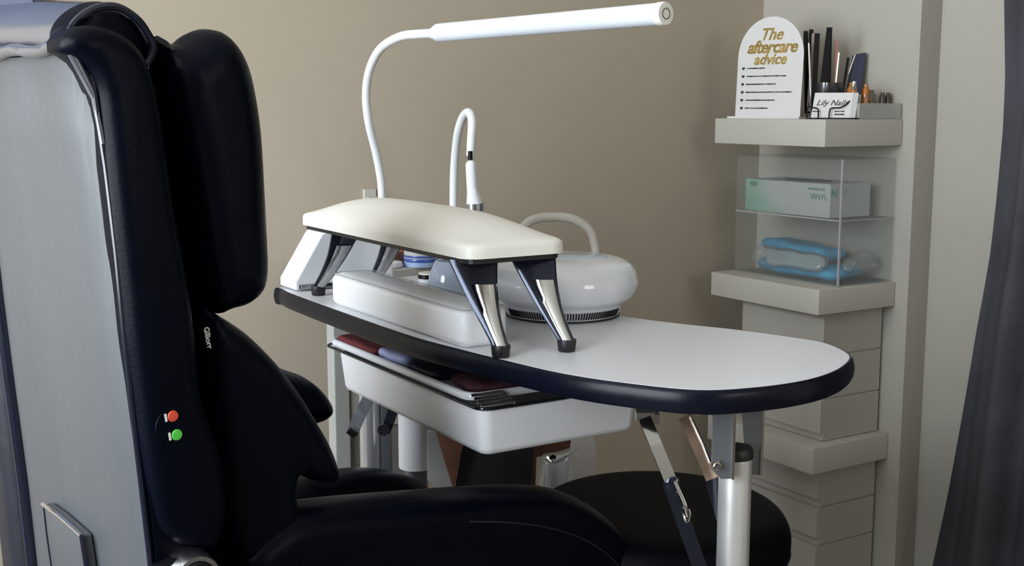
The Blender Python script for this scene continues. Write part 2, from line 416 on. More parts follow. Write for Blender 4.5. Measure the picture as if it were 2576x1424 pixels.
# blue masks
def packfr(c, ax, ay, az): return lambda u, v, w: V(c)+ax*u+ay*v+az*w
def rrect(w, h, r, n=4):
    out = []
    for cx, cy, s in ((w/2-r, h/2-r, 0), (-w/2+r, h/2-r, 1), (-w/2+r, -h/2+r, 2), (w/2-r, -h/2+r, 3)):
        for i in range(n+1):
            a = (s+i/n)*PI/2; out.append((cx+r*math.cos(a), cy+r*math.sin(a)))
    return out
def wob(vf, amp, sc):
    from mathutils import noise
    return [v+noise.noise_vector(v*sc)*amp for v in vf[0]], vf[1]
mk('mask_pack', wob(slab(rrect(.27, .12, .035), packfr(EG(2.170, 2.105, .669), GX, EX, ZX), .026, .018, smooth=False), .006, 18), 'masks', label='blue folded face masks at the bottom of the acrylic box, lower pack', cat='face masks', group='face mask packs')
mk('mask_pack', wob(slab(rrect(.23, .10, .035), packfr(EG(2.19, 2.145, .712), (GX+ZX*.06).normalized(), EX, ZX), .030, .018, smooth=False), .006, 18), 'masks', label='blue folded face masks lying on top of the other packs', cat='face masks', group='face mask packs')
b = root('mask_bag', EG(2.12, 2.13, .684), 'pale masks in a clear pouch in front of the blue masks', 'face masks', 'face mask packs')
mk('masks', wob(slab(rrect(.19, .040, .018), packfr(EG(2.118, 2.10, .692), GX, (ZX*.8+EX*.6).normalized(), (ZX*.6-EX*.8)), .016, .010, smooth=False), .004, 20), 'maskw', b)
mk('pouch', wob(slab(rrect(.245, .052, .022), packfr(EG(2.117, 2.12, .692), GX, (ZX*.8+EX*.6).normalized(), (ZX*.6-EX*.8)), .024, .012, smooth=False), .005, 20), 'bagfilm', b)
mk('plastic_pouch', wob(slab([(-.05, -.02), (.05, -.02), (.055, .01), (.02, .035), (-.02, .03), (-.045, .01)], packfr(EG(2.205, 1.97, .690), EX, ZX, -GX), .03, .014), .008, 25), 'bagfilm', label='empty crumpled clear pouch at the right end of the acrylic box', cat='pouch')
# ------------------------------------------------------------------ arched sign
zt = 1.0352
pL = V((.5515, 2.98, zt)); pR = V((.681, 2.85, zt)); ax = (pR-pL).normalized(); nn = V((ax.y, -ax.x, 0))
sg = root('arched_sign', (pL+pR)/2, 'white arched acrylic aftercare sign with gold script on the top shelf', 'sign')
sw = (pR-pL).length; 
lean = (ZX*1-nn*.05).normalized()
hh = .243
out = [(0, 0), (sw, 0)]
r = sw/2
for i in range(21):
    a = PI*i/20; out.append((r+r*math.cos(a)*(1-.00), hh-r*1.02+r*1.02*math.sin(a)))
out = [(0.0, 0.0), (sw, 0.0)]+out[2:]
front = [pL+ax*x+lean*y for x, y in out]
mk('panel', prism(front, -nn*.003, .0006), 'sign', sg, smooth=False)
mk('foot', obox((pL+pR)/2-nn*.012-ax*.004+ZX*.0025, ax, nn, ZX, sw+.02, .05, .005), 'sign', sg, smooth=False)
def onsign(vf, x, y, m, nm): return mk(nm, place(vf, pL+ax*x+lean*y+nn*.0008, ax, lean, nn), m, sg, smooth=False)
onsign(text_vf('The', .040, shear=.35, bold=.0006), sw*.50, .200, 'gold', 'gold_lettering')
onsign(text_vf('aftercare', .042, shear=.3, bold=.0010, space=.92), sw*.52, .170, 'gold', 'gold_lettering')
onsign(text_vf('advice', .036, shear=.3, bold=.0008), sw*.50, .141, 'gold', 'gold_lettering')
def heart(s):
    p = []
    for i in range(20):
        a = 2*PI*i/20; p.append(V((s*16*math.sin(a)**3/16, s*(13*math.cos(a)-5*math.cos(2*a)-2*math.cos(3*a)-math.cos(4*a))/16, 0)))
    return prism(p, V((0, 0, .0004)))
def bits(L):
    x = 0; out = []
    while x < L:
        w = random.uniform(.004, .012); w = min(w, L-x); h = random.uniform(.0018, .0032)
        out.append(hexa([V((x, -h/2, 0)), V((x+w, -h/2, 0)), V((x+w, h/2, 0)), V((x, h/2, 0))], [V((x, -h/2, .0004)), V((x+w, -h/2, .0004)), V((x+w, h/2, .0004)), V((x, h/2, .0004))]))
        x += w+random.choice([.0002, .0004, .0009])
    return join(*out)
for i, L in enumerate([.052, .112, .085, .130, .083, .065]):
    y = .121-i*.0192; x = .018
    onsign(heart(.0042), x, y, 'bprint', 'heart_mark')
    onsign(bits(L), x+.010, y, 'bprint', 'text_line')
# ------------------------------------------------------------------ card holder
cA = V((.690, 2.79, zt)); cB = V((.775, 2.755, zt)); cx = (cB-cA).normalized(); cn = V((cx.y, -cx.x, 0)); cu = (ZX-cn*.25).normalized()
ch = root('card_holder', (cA+cB)/2, 'black wire card holder at the front corner of the top shelf', 'card holder')
def cpt(x, y, w=0): return cA+cx*x+cu*y+cn*w
wr = .0016
mk('base', slab(rrect(.115, .055, .02), packfr((cA+cB)/2+cx*.006-cn*.016+ZX*.0015, cx, cn, ZX), .003, .0015, smooth=False), 'black', ch)
mk('wire', join(tube(catmull([cpt(-.008, .036, -.02), cpt(-.004, .030, .006), cpt(.004, .027, .008), cpt(.014, .026, .008), cpt(.019, .020, .008), cpt(.020, .002, .008)], 5), wr, 8), tube([cpt(-.006, .030, .006), cpt(-.006, 0, .006)], wr*1.2, 8)), 'black', ch)
mk('wire', join(tube(catmull([cpt(.044, .002, .008), cpt(.045, .020, .008), cpt(.050, .026, .008), cpt(.068, .027, .008), cpt(.082, .036, .004), cpt(.092, .050, -.008), cpt(.100, .056, -.022)], 5), wr, 8)), 'black', ch)
for i in range(6):
    o = .0012*i; sh = .0022*i
    vf = prism([cpt(.002+sh, .002, -.0-o), cpt(.090+sh, .002, -.0-o), cpt(.094+sh, .062, -.0-o), cpt(.008+sh, .062, -.0-o)], -cn*.0008)
    c = mk('business_card', vf, 'card', label=('white printed business card at the front of the stack in the wire holder' if i == 0 else 'white business card in the stack behind the printed front card'), cat='card', group='business cards', smooth=False)
    if i == 0:
        mk('lettering', place(text_vf('Lily Nails', .019, .0003, shear=.45), cpt(.047, .038, .0009), cx, cu, cn), 'bprint', c, smooth=False)
        mk('small_print', place(bits(.016), cpt(.005, .018, .0009), cx, cu, cn), 'bprint', c, smooth=False)
        mk('small_print', place(bits(.022), cpt(.055, .018, .0009), cx, cu, cn), 'bprint', c, smooth=False)
        mk('small_print', place(bits(.022), cpt(.055, .011, .0009), cx, cu, cn), 'bprint', c, smooth=False)
# ------------------------------------------------------------------ pens and files
pc = V((.795, 2.93, zt))
cup = root('pen_cup', pc, 'smoky dark pen cup behind the business cards', 'pen cup')
cc = UY(2082, 292, 2.885); cc.z = zt
mk('cup', lathe(cc, [(.030, 0), (.033, .004), (.037, .085), (.0355, .085), (.0315, .006), (.001, .006)], 28), 'smoke', cup)
def stick(px0, py0, px1, py1, w, m, lab, cat, Y=2.885, name='nail_file', taper=1.0, tip='flat', Yb=None, th=.003, grp='files and tools in the pen cup'):
    top = UY(px1, py1, Y); bot = UY(px0, py0, Yb or Y)
    if bot.z < zt+.004: bot = top.lerp(bot, (top.z-zt-.004)/(top.z-bot.z))
    d = (top-bot).normalized(); s = d.cross(V((0, 1, 0))).normalized(); n = s.cross(d)
    L = (top-bot).length; rings = []
    for k in range(9):
        t = k/8; ww = w*(1+(taper-1)*(1-t))*.5
        if tip == 'round' and t > .85: ww *= .8
        c = bot+d*(L*t); rings.append([c+s*ww+n*th/2, c-s*ww+n*th/2, c-s*ww-n*th/2, c+s*ww-n*th/2])
    return mk(name, loft(rings), m, label=lab, cat=cat, smooth=False, group=grp)
stick(2030, 285, 2027, 78, .011, 'black', 'black nail file leaning at the far left of the pen cup', 'nail file', 2.90)
stick(2034, 285, 2041, 74, .010, 'black', 'black nail file second from the left in the pen cup', 'nail file', 2.92)
stick(2033, 280, 2047, 84, .008, 'pinkgrey', 'greyish pink nail file between black files in the pen cup', 'nail file', 2.89)
stick(2046, 280, 2056, 84, .012, 'black', 'black nail file leaning left, right of the pink file', 'nail file', 2.87)
stick(2040, 285, 2034, 108, .003, 'silver', 'thin silver tweezer edge at the left of the pen cup', 'tweezers', 2.87, name='tweezers')
stick(2062, 280, 2087, 69, .013, 'black', 'tall black nail file leaning right, tallest in the cup', 'nail file', 2.87)
stick(2082, 275, 2087, 69, .012, 'black', 'tall upright black buffer behind the leaning file', 'nail file', 2.89)
stick(2101, 275, 2104, 102, .0065, 'rose', 'copper pink brush handle in the middle of the pens', 'brush', 2.90, name='brush')
stick(2096, 270, 2110, 132, .0035, 'silver', 'thin pale brush handle beside the copper one', 'brush', 2.88, name='brush')
stick(2112, 280, 2134, 145, .006, 'black', 'short black pen right of the copper brush', 'pen', 2.90, name='pen')
q = [UY(2136, 212, 2.90), UY(2172, 212, 2.90), UY(2179, 132, 2.90), UY(2152, 138, 2.90)]
bx = root('blue_box', (q[0]+q[1])/2, 'slanted dark blue glossy packet standing above the amber bottles', 'packet')
mk('packet', prism([UY(2132, 235, 2.915), UY(2168, 235, 2.915), UY(2178, 132, 2.915), UY(2150, 138, 2.915)], V((0, .018, 0)), .001), 'bluefoil', bx, smooth=False)
mk('silver_edge', tube([UY(2119, 232, 2.912), UY(2140, 170, 2.912), UY(2151, 138, 2.912)], .0014, 8), 'silver', bx)
mk('stand', prism([UY(2128, 292, 2.91), UY(2165, 292, 2.91), UY(2168, 236, 2.91), UY(2130, 236, 2.91)], V((0, .02, 0)), .001), 'smoke', bx, smooth=False)
# acrylic tray + bottles
tr = root('acrylic_tray', EG(2.19, 1.98, zt), 'frosted acrylic tray of bottles at the right end of the top shelf', 'tray')
T0, T1, U0, U1 = 2.128, 2.268, 1.924, 2.03
mk('tray_body', join(box(T0, T1, U0, U0+.003, zt+.0005, zt+.036), box(T0, T1, U1-.003, U1, zt+.0005, zt+.036), box(T0, T0+.003, U0+.003, U1-.003, zt+.0005, zt+.036), box(T1-.003, T1, U0+.003, U1-.003, zt+.0005, zt+.036), box(T0+.003, T1-.003, U0+.003, U1-.003, zt+.0005, zt+.005)), 'frost', tr, smooth=False)
def bottle(e, g, r, h, m, lab, cap=None, nm='bottle', caph=.02):
    c = EG(e, g, zt+.0056); o = root(nm, c, lab, 'bottle' if nm == 'bottle' else 'jar', 'bottles in the acrylic tray')
    mk('glass_body', lathe(c, [(r*.9, 0), (r, .003), (r, h*.8), (r*.6, h*.92), (r*.6, h)], 20), m, o)
    if cap: mk('cap', lathe(c+ZX*(h+.0002), [(r*.55, 0), (r*.6, .001), (r*.5, caph), (r*.3, caph+.001)], 16), cap, o)
bottle(2.146, 1.960, .0095, .060, 'amber', 'amber bottle with chrome cap, leftmost in the acrylic tray', 'chrome')
bottle(2.168, 1.985, .0120, .078, 'amber', 'capless amber bottle second from the left in the tray')
bottle(2.183, 1.957, .0080, .074, 'amber', 'slim amber bottle beside the clear one in the tray')
bottle(2.208, 1.965, .0130, .062, 'olive', 'short olive glass jar in the middle of the tray', nm='jar')
bottle(2.238, 1.955, .0075, .056, 'cork', 'small dark brown jar, left one of the right pair', nm='jar')
bottle(2.257, 1.955, .0070, .056, 'cork', 'small dark brown jar at the far right of the tray', nm='jar')
# ------------------------------------------------------------------ manicure table
TZ = .74; UZB = .711
near = [(720, 732), (760, 752), (880, 800), (1000, 838), (1150, 880), (1250, 905), (1400, 940), (1560, 965), (1750, 984), (1900, 978), (2030, 960), (2110, 935), (2148, 905), (2135, 885), (2080, 862), (2000, 848), (1850, 828), (1700, 812), (1560, 792)]
tp = [toEG(UZ(x, y, TZ)) for x, y in near]
tp = [(.785, 2.035), (.757, 2.005)]+[(.750, 1.885)]+tp[3:]+[(1.105, 1.60), (1.100, 1.80), (1.098, 1.98), (1.07, 2.035)]
mt = root('manicure_table', EG(.95, 1.5, FLOOR), 'oval white-topped folding manicure table with black edging', 'table')
egf = lambda z: (lambda u, v, w: EG(u, v, z+w))
def inset(P, d):
    P = [V((a, b, 0)) for a, b in P]; P = catmull(P, 5, True); n = len(P); out = []
    s = 1 if area2([(p.x, p.y) for p in P]) > 0 else -1
    for i in range(n):
        t = (P[(i+1) % n]-P[i-1]); l = t.length or 1; out.append((P[i].x-s*t.y/l*d, P[i].y+s*t.x/l*d))
    return out
o1 = inset(tp, 0); o2 = inset(tp, .006)
mk('tabletop', prism([EG(a, b, TZ-.010) for a, b in o2], ZX*.0105), 'white', mt, ang=20)
rings = []
for d, z in [(.007, TZ-.0002), (.004, TZ+.0004), (.0012, TZ-.002), (0, TZ-.006), (-.0012, TZ-.014), (0, TZ-.023), (.0025, TZ-.028), (.007, TZ-.0295), (.03, TZ-.0295)]:
    rings.append([EG(a, b, z) for a, b in inset(tp, d)])
mk('edge_band', loft(rings, False), 'edge', mt)
mk('underside', prism([EG(a, b, TZ-.029) for a, b in inset(tp, .008)], ZX*.018), 'greydark', mt, smooth=False)
# near leg (px 1845)
lc = UY(1846, 1300, 1.42); lx, ly = lc.x, lc.y
lg = mk('leg', lathe((lx, ly, FLOOR), [(.019, 0), (.0202, .002), (.0202, .715-.0025), (.0195, .715)], 32), 'alu', mt)
ztop = FLOOR+.715
mk('leg_cap', lathe((lx, ly, ztop), [(.0205, 0), (.0215, .001), (.0215, .010), (.019, .014)], 32), 'rubber', lg)
# bracket channels left and right of the leg
def plate(px0, px1, yb, Y, zt_=UZB, m='steel', th=.003, flange=None):
    a = UY(px0, yb, Y); b2 = UY(px1, yb, Y)
    f_ = [V((a.x, Y, a.z)), V((b2.x, Y, a.z)), V((b2.x, Y, zt_)), V((a.x, Y, zt_))]
    return prism(f_, V((0, th, 0)), .0004)
pa = UY(1797, 1205, 1.385); pb = UY(1842, 1205, 1.385); pcut = UY(1797, 1180, 1.385)
fr_ = [V((pa.x-.004, 1.385, pcut.z)), V((pa.x+.008, 1.385, pa.z)), V((pb.x, 1.385, pa.z)), V((pb.x, 1.385, UZB)), V((pa.x-.004, 1.385, UZB))]
br = mk('leg_bracket', prism(fr_, V((0, .003, 0)), .0004), 'steel', mt, smooth=False)
mk('bracket_flange', obox(V((pb.x+.0005, 1.392, (pa.z+UZB)/2)), V((1, 0, 0)), V((0, 1, 0)), ZX, .003, .020, UZB-pa.z), 'chrome', br, smooth=False)
bc = UY(1801, 1170, 1.382)
mk('bolt', join(lathe(bc, [(.0065, 0), (.0065, .003), (.0040, .0035), (.0040, .008), (.003, .009)], 6, V((1, 0, 0)), ZX, V((0, -1, 0)))), 'chrome', br, ang=20)
pa = UY(1886, 1195, 1.44); pb = UY(1913, 1195, 1.44)
br = mk('leg_bracket', prism([V((pa.x-.004, 1.44, pa.z)), V((pb.x, 1.44, pa.z)), V((pb.x, 1.44, UZB)), V((pa.x-.014, 1.44, UZB))], V((0, .003, 0)), .0004), 'steel', mt, smooth=False)
mk('bracket_flange', obox(V((pb.x+.0005, 1.447, (pa.z+UZB)/2)), V((1, 0, 0)), V((0, 1, 0)), ZX, .003, .020, UZB-pa.z), 'chrome', br, smooth=False)
# folding braces
def strap(pts, w, th, m, parent, name='brace', wdir=V((1, 0, 0))):
    rings = []
    for i, p in enumerate(pts):
        a = pts[max(0, i-1)]; b2 = pts[min(len(pts)-1, i+1)]; d = (b2-a).normalized()
        s = (wdir-d*wdir.dot(d)).normalized(); n = s.cross(d)
        c = .22
        rings.append([p+s*w/2+n*th*.5*(1-c), p+s*w/2*(1-.1)+n*th/2, p-s*w/2*(1-.1)+n*th/2, p-s*w/2+n*th*.5*(1-c), p-s*w/2-n*th/2, p+s*w/2-n*th/2])
    return mk(name, loft(rings), m, parent, smooth=False)
b1_ = strap([UY(1622, 1052, 1.40), UY(1650, 1120, 1.385), UY(1690, 1218, 1.365)], .0150, .004, 'chrome', mt)
mk('brace_hinge', lathe(UY(1692, 1216, 1.36), [(.007, -.003), (.009, 0), (.009, .004), (.006, .006)], 18, V((1, 0, 0)), ZX, V((0, -1, 0))), 'gunmetal', b1_)
mk('brace_clip', tube([UY(1697, 1210, 1.352), UY(1722, 1268, 1.35), UY(1729, 1300, 1.35)], .0022, 8), 'chrome', b1_)
mk('brace_hook', tube(catmull([UY(1718, 1275, 1.348), UY(1733, 1285, 1.345), UY(1733, 1305, 1.345), UY(1724, 1312, 1.348), UY(1717, 1290, 1.348)], 5), .0018, 8), 'chrome', b1_)
strap([UY(1684, 1212, 1.372), UY(1712, 1290, 1.375), UY(1765, 1440, 1.385), UY(1800, 1540, 1.40)], .0175, .005, 'gunmetal', mt)
b2_ = strap([UY(1722, 1048, 1.47), UY(1755, 1120, 1.455), UY(1792, 1205, 1.44)], .0165, .004, 'wood', mt)
mk('brace_rim', tube([UY(1737, 1048, 1.465), UY(1768, 1115, 1.45), UY(1787, 1165, 1.438)], .002, 8), 'chrome', b2_)
strap([UY(1786, 1190, 1.445), UY(1800, 1250, 1.44), UY(1835, 1360, 1.43)], .016, .005, 'gunmetal', mt)
mk('hinge_block', join(obox(UY(1622, 1046, 1.41), V((1, 0, 0)), V((0, 1, 0)), ZX, .022, .02, .012), obox(UY(1645, 1050, 1.43), V((1, 0, 0)), V((0, 1, 0)), ZX, .012, .02, .012)), 'brushed', mt, smooth=False)
# far legs: chrome tube and brackets
fl = UY(933, 1100, 2.04)
mk('leg', lathe((fl.x, fl.y, FLOOR), [(.019, 0), (.0195, .002), (.0195, UZB-FLOOR-.002)], 32), 'alu2', mt)
b3 = UY(972, 1100, 2.02)
mk('leg', prism([UY(960, 1250, 2.02)+V((0, 0, -.4)), UY(984, 1250, 2.02)+V((0, 0, -.4)), V((UY(984, 1100, 2.02).x, 2.02, UZB)), V((UY(960, 1100, 2.02).x, 2.02, UZB))], V((0, .02, 0)), .001), 'steel', mt, smooth=False)
strap([UY(928, 1000, 1.985), UY(905, 1045, 1.97), UY(885, 1092, 1.96)], .020, .004, 'steel', mt)
mk('brace_end', join(obox(UY(886, 1088, 1.955), V((.8, 0, -.6)), V((0, 1, 0)), V((.6, 0, .8)), .016, .006, .012)), 'chrome', mt, smooth=False)
strap([UY(990, 1030, 1.985), UY(978, 1065, 1.97), UY(968, 1088, 1.965)], .017, .005, 'gunmetal', mt)
mk('brace_joint', lathe(UY(965, 1080, 1.96), [(.010, 0), (.010, .005)], 20, V((1, 0, 0)), ZX, V((0, -1, 0))), 'brushed', mt)
# ------------------------------------------------------------------ tall hand rest
hr = root('hand_rest', EG(.83, 1.6, TZ), 'raised cream padded hand rest on four curved chrome legs', 'hand rest')
ZB = .863
c0, c1, g0_, g1_ = .750, .908, 1.318, 1.893
def rr2(e0, e1, g0, g1, r, n=5):
    return [((e0+e1)/2+x, (g0+g1)/2+y) for x, y in rrect(e1-e0, g1-g0, r, n)]
pv = slab(rr2(c0, c1, g0_, g1_, .022), egf(ZB+.010), .012, .009, wall=.012, smooth=False, oneside=True, grid=.009)
def domed(v):
    a, b = toEG(v); a = (a-(c0+c1)/2)/((c1-c0)/2); b = (b-(g0_+g1_)/2)/((g1_-g0_)/2)
    k = max(0, 1-abs(a)**2.2)*max(0, 1-abs(b)**4)
    return v+ZX*(.034*k if v.z > ZB+.0155 else 0)
mk('pad', ([domed(v) for v in pv[0]], pv[1]), 'cream', hr)
mk('pad_base', prism([EG(a, b, ZB-.003) for a, b in rr2(c0+.006, c1-.006, g0_+.006, g1_-.006, .018)], ZX*.007), 'rubber', hr, smooth=False)
def hleg(top, wt, foot, wf, sdir, bow, m='gunmetal', cut=1.0):
    """curved tapering leg; sdir = width direction"""
    rings = []; ins = []; K = 14
    out = (foot-top); out.z = 0
    for k in range(K+1):
        t = k/K; c = top.lerp(foot, t)+out*(bow*math.sin(PI*t)*-1)+V((0, 0, 0))
        w = wt*(1-t)**1.35+wf*(1-(1-t)**1.35); th = .014*(1-t)+.013*t
        n = sdir.cross(ZX).normalized()
        if n.dot(CAM-top) < 0: n = -n
        ring_ = []
        for j in range(12):
            a = 2*PI*j/12; x = math.cos(a); y = math.sin(a)
            ring_.append(c+sdir*(math.copysign(abs(x)**.6, x)*w/2)+n*(math.copysign(abs(y)**.6, y)*th/2))
        rings.append(ring_)
        if t > .27:
            tt = (t-.27)/.73; w2 = w*(.60+.08*tt); r2 = []
            for j in range(10):
                a = 2*PI*j/10
                r2.append(c+sdir*(w*.10+math.cos(a)*w2/2)+n*(th/2*.86+math.sin(a)*.0045))
            ins.append(r2)
    return loft(rings), loft(ins)
for top, wt, foot, hi, tx in [
        (EG(.782, 1.352, ZB), .066, EG(.787, 1.297, TZ+.0135), 1, -.004),
        (EG(.880, 1.345, ZB), .064, EG(.881, 1.283, TZ+.0135), 1, -.012),
        (EG(.785, 1.852, ZB), .052, EG(.788, 1.905, TZ+.0135), 0, 0),
        (EG(.878, 1.850, ZB), .050, EG(.882, 1.892, TZ+.0135), 0, 0)]:
    sd = (V((1, 0, 0)) if hi else (EX*.3-GX*.9).normalized())
    if not hi: sd = (V((1, .1, 0))).normalized()
    sh = V((-.012, 0, 0)) if hi else V((.0, 0, 0))
    topp = top+(V((tx, 0, 0)) if hi else V((.034, 0, 0)))
    A, B = hleg(topp, wt, foot, .022, sd, .10)
    lg = mk('leg', A, 'gunmetal' if hi else 'gunmetal', hr)
    mk('chrome_inlay', B, 'chrome' if hi else 'brushed', lg)
    f0 = V((foot.x, foot.y, TZ+.0008))
    mk('rubber_foot', lathe(f0, [(.0105, 0), (.0115, .001), (.0130, .014), (.0125, .016), (.009, .016)], 24), 'rubber', lg)
# ------------------------------------------------------------------ low cushion
pd = root('hand_cushion', EG(.84, 1.6, TZ), 'low white padded cushion lying on the table under the hand rest', 'cushion')
mk('cushion', slab(rr2(.766, .842, 1.362, 1.805, .016), egf(TZ+.001+.026), .022, .020, wall=.030, dome=.003, smooth=False, grid=.012), 'whitepad', pd)
seam = [EG(a, b, TZ+.0505) for a, b in rr2(.7795, .9195, 1.3505, 1.7765, .031)]
seam = [EG(a, b, TZ+.0530) for a, b in rr2(.769, .839, 1.365, 1.802, .015)]
mk('seam', tube(seam, .0007, 6, True), 'grey', pd)
# ------------------------------------------------------------------ round device
dc = UY(1415, 740, 1.845); dc.z = TZ+.0005
dv = root('nail_dust_collector', dc, 'large round glossy white puck-shaped machine with a vent ring', 'dust collector')
R = .1165
prof = [(.088, .003), (.0945, .018), (.099, .023), (.110, .032), (R, .046), (R+.001, .057), (.112, .073), (.102, .083), (.085, .089), (.05, .0915), (.001, .092)]
pr = catmull([V((a, b, 0)) for a, b in prof], 4)
mk('body', lathe(dc, [(max(p.x, .0005), p.y) for p in pr], 72), 'plast', dv)
mk('base_ring', lathe(dc, [(.086, 0), (.0895, .0005), (.0895, .0025), (.086, .003)], 64), 'rubber', dv)
vs = []
for k in range(80):
    a = -PI/2+(k-40)*.046
    if not(-1.15 < a+PI/2 < 1.15): continue
    d = V((math.cos(a), math.sin(a), 0)); s = V((-d.y, d.x, 0))
    vs.append(obox(dc+d*.0912+ZX*.0105, s, d, (ZX+d*.42).normalized(), .0020, .0030, .012))
mk('vent_slots', join(*vs), 'dark', dv, smooth=False)
mk('top_grille', lathe(dc+V((.01, .0, .0875)), [(.060, 0), (.060, .004), (.056, .0052), (.001, .0052)], 48, sx=1, sy=.8), 'bluew', dv)
mk('handle', tube(catmull([UY(1290, 600, 1.93), UY(1335, 556, 1.94), UY(1390, 546, 1.95), UY(1445, 552, 1.95), UY(1485, 580, 1.95), UY(1498, 620, 1.95), UY(1500, 655, 1.94), UY(1500, 720, 1.92)], 7), .0078, 12), 'greyw', dv)
# small bowl
bc_ = UY(1150, 750, 1.98); bc_.z = TZ+.0008
mk('glass_bowl', lathe(bc_, [(.040, 0), (.0485, .004), (.050, .022), (.046, .046), (.0365, .066), (.0345, .068), (.033, .066), (.043, .044), (.045, .02), (.001, .018)], 48), 'bluew', label='bluish white glossy round bowl on the table behind the hand rest leg', cat='bowl')
# ------------------------------------------------------------------ trapezoid nail lamp at the far end
nl = root('nail_lamp', EG(.86, 1.975, TZ), 'white trapezoid nail lamp with black slots at the far table end', 'nail lamp')
ga, gb2 = 1.925, 2.005
w0 = toEG(UZ(719, 728, TZ))
fr_ = [EG(.768, ga+.035, TZ+.003), EG(.960, ga+.035, TZ+.003), EG(.954, ga+.035, TZ+.100), EG(.85, ga+.035, TZ+.112), EG(.82, ga+.035, TZ+.100), EG(.768, ga+.035, TZ+.018)]
mk('housing', prism(fr_, GX*.075, .003), 'plast', nl, smooth=False)
mk('slot', obox(EG(.806, ga+.034, TZ+.0085), EX, GX, ZX, .062, .004, .007, .001), 'dark', nl, smooth=False)
mk('slot', obox(EG(.893, ga+.034, TZ+.0085), EX, GX, ZX, .060, .004, .007, .001), 'dark', nl, smooth=False)
mk('slot_trim', obox(EG(.788, ga+.0325, TZ+.0085), EX, GX, ZX, .022, .004, .006, .001), 'brushed', nl, smooth=False)
# ------------------------------------------------------------------ rear trolley cabinet by the wall
cb = root('side_cabinet', EG(1.2, 2.27, FLOOR), 'white open side cabinet against the beige wall behind the table', 'cabinet')
ca, cb_e, cg0, cg1, cz = .918, 1.40, 2.15, 2.385, .738
mk('top_board', box(ca, cb_e, cg0, cg1, cz-.022, cz, .002), 'grey', cb, smooth=False)
mk('left_post', box(ca, ca+.034, cg0, cg0+.034, FLOOR, cz-.0225, .003), 'grey', cb, smooth=False)
mk('rear_post', box(ca+.18, ca+.21, cg1-.03, cg1, FLOOR, cz-.0225, .003), 'grey', cb, smooth=False)
mk('right_post', box(cb_e-.03, cb_e, cg1-.03, cg1, FLOOR, cz-.0225, .003), 'grey', cb, smooth=False)
mk('drawer', box(ca+.036, ca+.17, cg0+.004, cg0+.03, .415, .515, .002), 'drawer', cb, smooth=False)
mk('lower_panel', box(ca+.036, ca+.17, cg0+.008, cg0+.03, .09, .413), 'greydark', cb, smooth=False)
mk('shelf_board', box(ca+.172, cb_e, cg0+.01, cg1-.035, .355, .375, .001), 'grey', cb, smooth=False)
# jars on it
jz = cz+.0006
jp = UY(1062, 668, 2.44); jp.z = jz
jr = root('blue_banded_tub', jp, 'white tub with dark blue bands on the cabinet behind the hand rest', 'tub')
mk('tub_body', lathe(jp, [(.037, 0), (.0375, .012), (.0375, .075), (.036, .078)], 36), 'grey', jr)
mk('lower_band', lathe(jp, [(.0378, .001), (.0379, .010), (.0376, .0102)], 36), 'paleblue', jr)
mk('blue_band', join(lathe(jp, [(.0379, .0105), (.0383, .012), (.0383, .017), (.0379, .0175)], 36), lathe(jp, [(.0379, .0195), (.0382, .020), (.0382, .0235), (.0379, .024)], 36)), 'blue', jr)
jp = UY(1008, 672, 2.48); jp.z = jz
jb = root('brown_carton', jp, 'small brown and terracotta carton left of the blue banded tub', 'box')
mk('lower_part', obox(jp+ZX*.0125, V((1, 0, 0)), V((0, 1, 0)), ZX, .046, .03, .025), 'brown', jb, smooth=False)
mk('upper_part', obox(jp+ZX*.045, V((1, 0, 0)), V((0, 1, 0)), ZX, .042, .028, .04), 'orange', jb, smooth=False)
jp = UY(1078, 705, 2.10); jp.z = TZ+.0008
jw = root('lidded_jar', jp, 'small white jar with a black ringed lid beside the glossy bowl', 'jar')
mk('jar_body', lathe(jp, [(.017, 0), (.018, .002), (.018, .020)], 28), 'white', jw)
mk('lid', lathe(jp+ZX*.0203, [(.0185, 0), (.0187, .006), (.018, .007)], 28), 'black', jw)
mk('lid_top', lathe(jp+ZX*.0275, [(.0178, 0), (.0175, .003), (.001, .0035)], 28), 'cream', jw)
jp = UY(1020, 690, 2.12); jp.z = TZ+.0006
mk('nail_clipper', join(obox(jp+V((-.01, 0, .008)), V((1, 0, -.12)).normalized(), V((0, 1, 0)), ZX, .05, .014, .010, .002)), 'gunmetal', label='dark metal clipper lying behind the low cushion', cat='clipper')
jp = UY(1048, 697, 2.06); jp.z = TZ+.0006
mk('folded_strip', obox(jp+V((-.0, 0, .008)), V((1, 0, -.15)).normalized(), V((0, 1, 0)), ZX, .034, .012, .012, .003), 'greydark', label='grey strip lying between the clipper and the lidded jar', cat='strip')
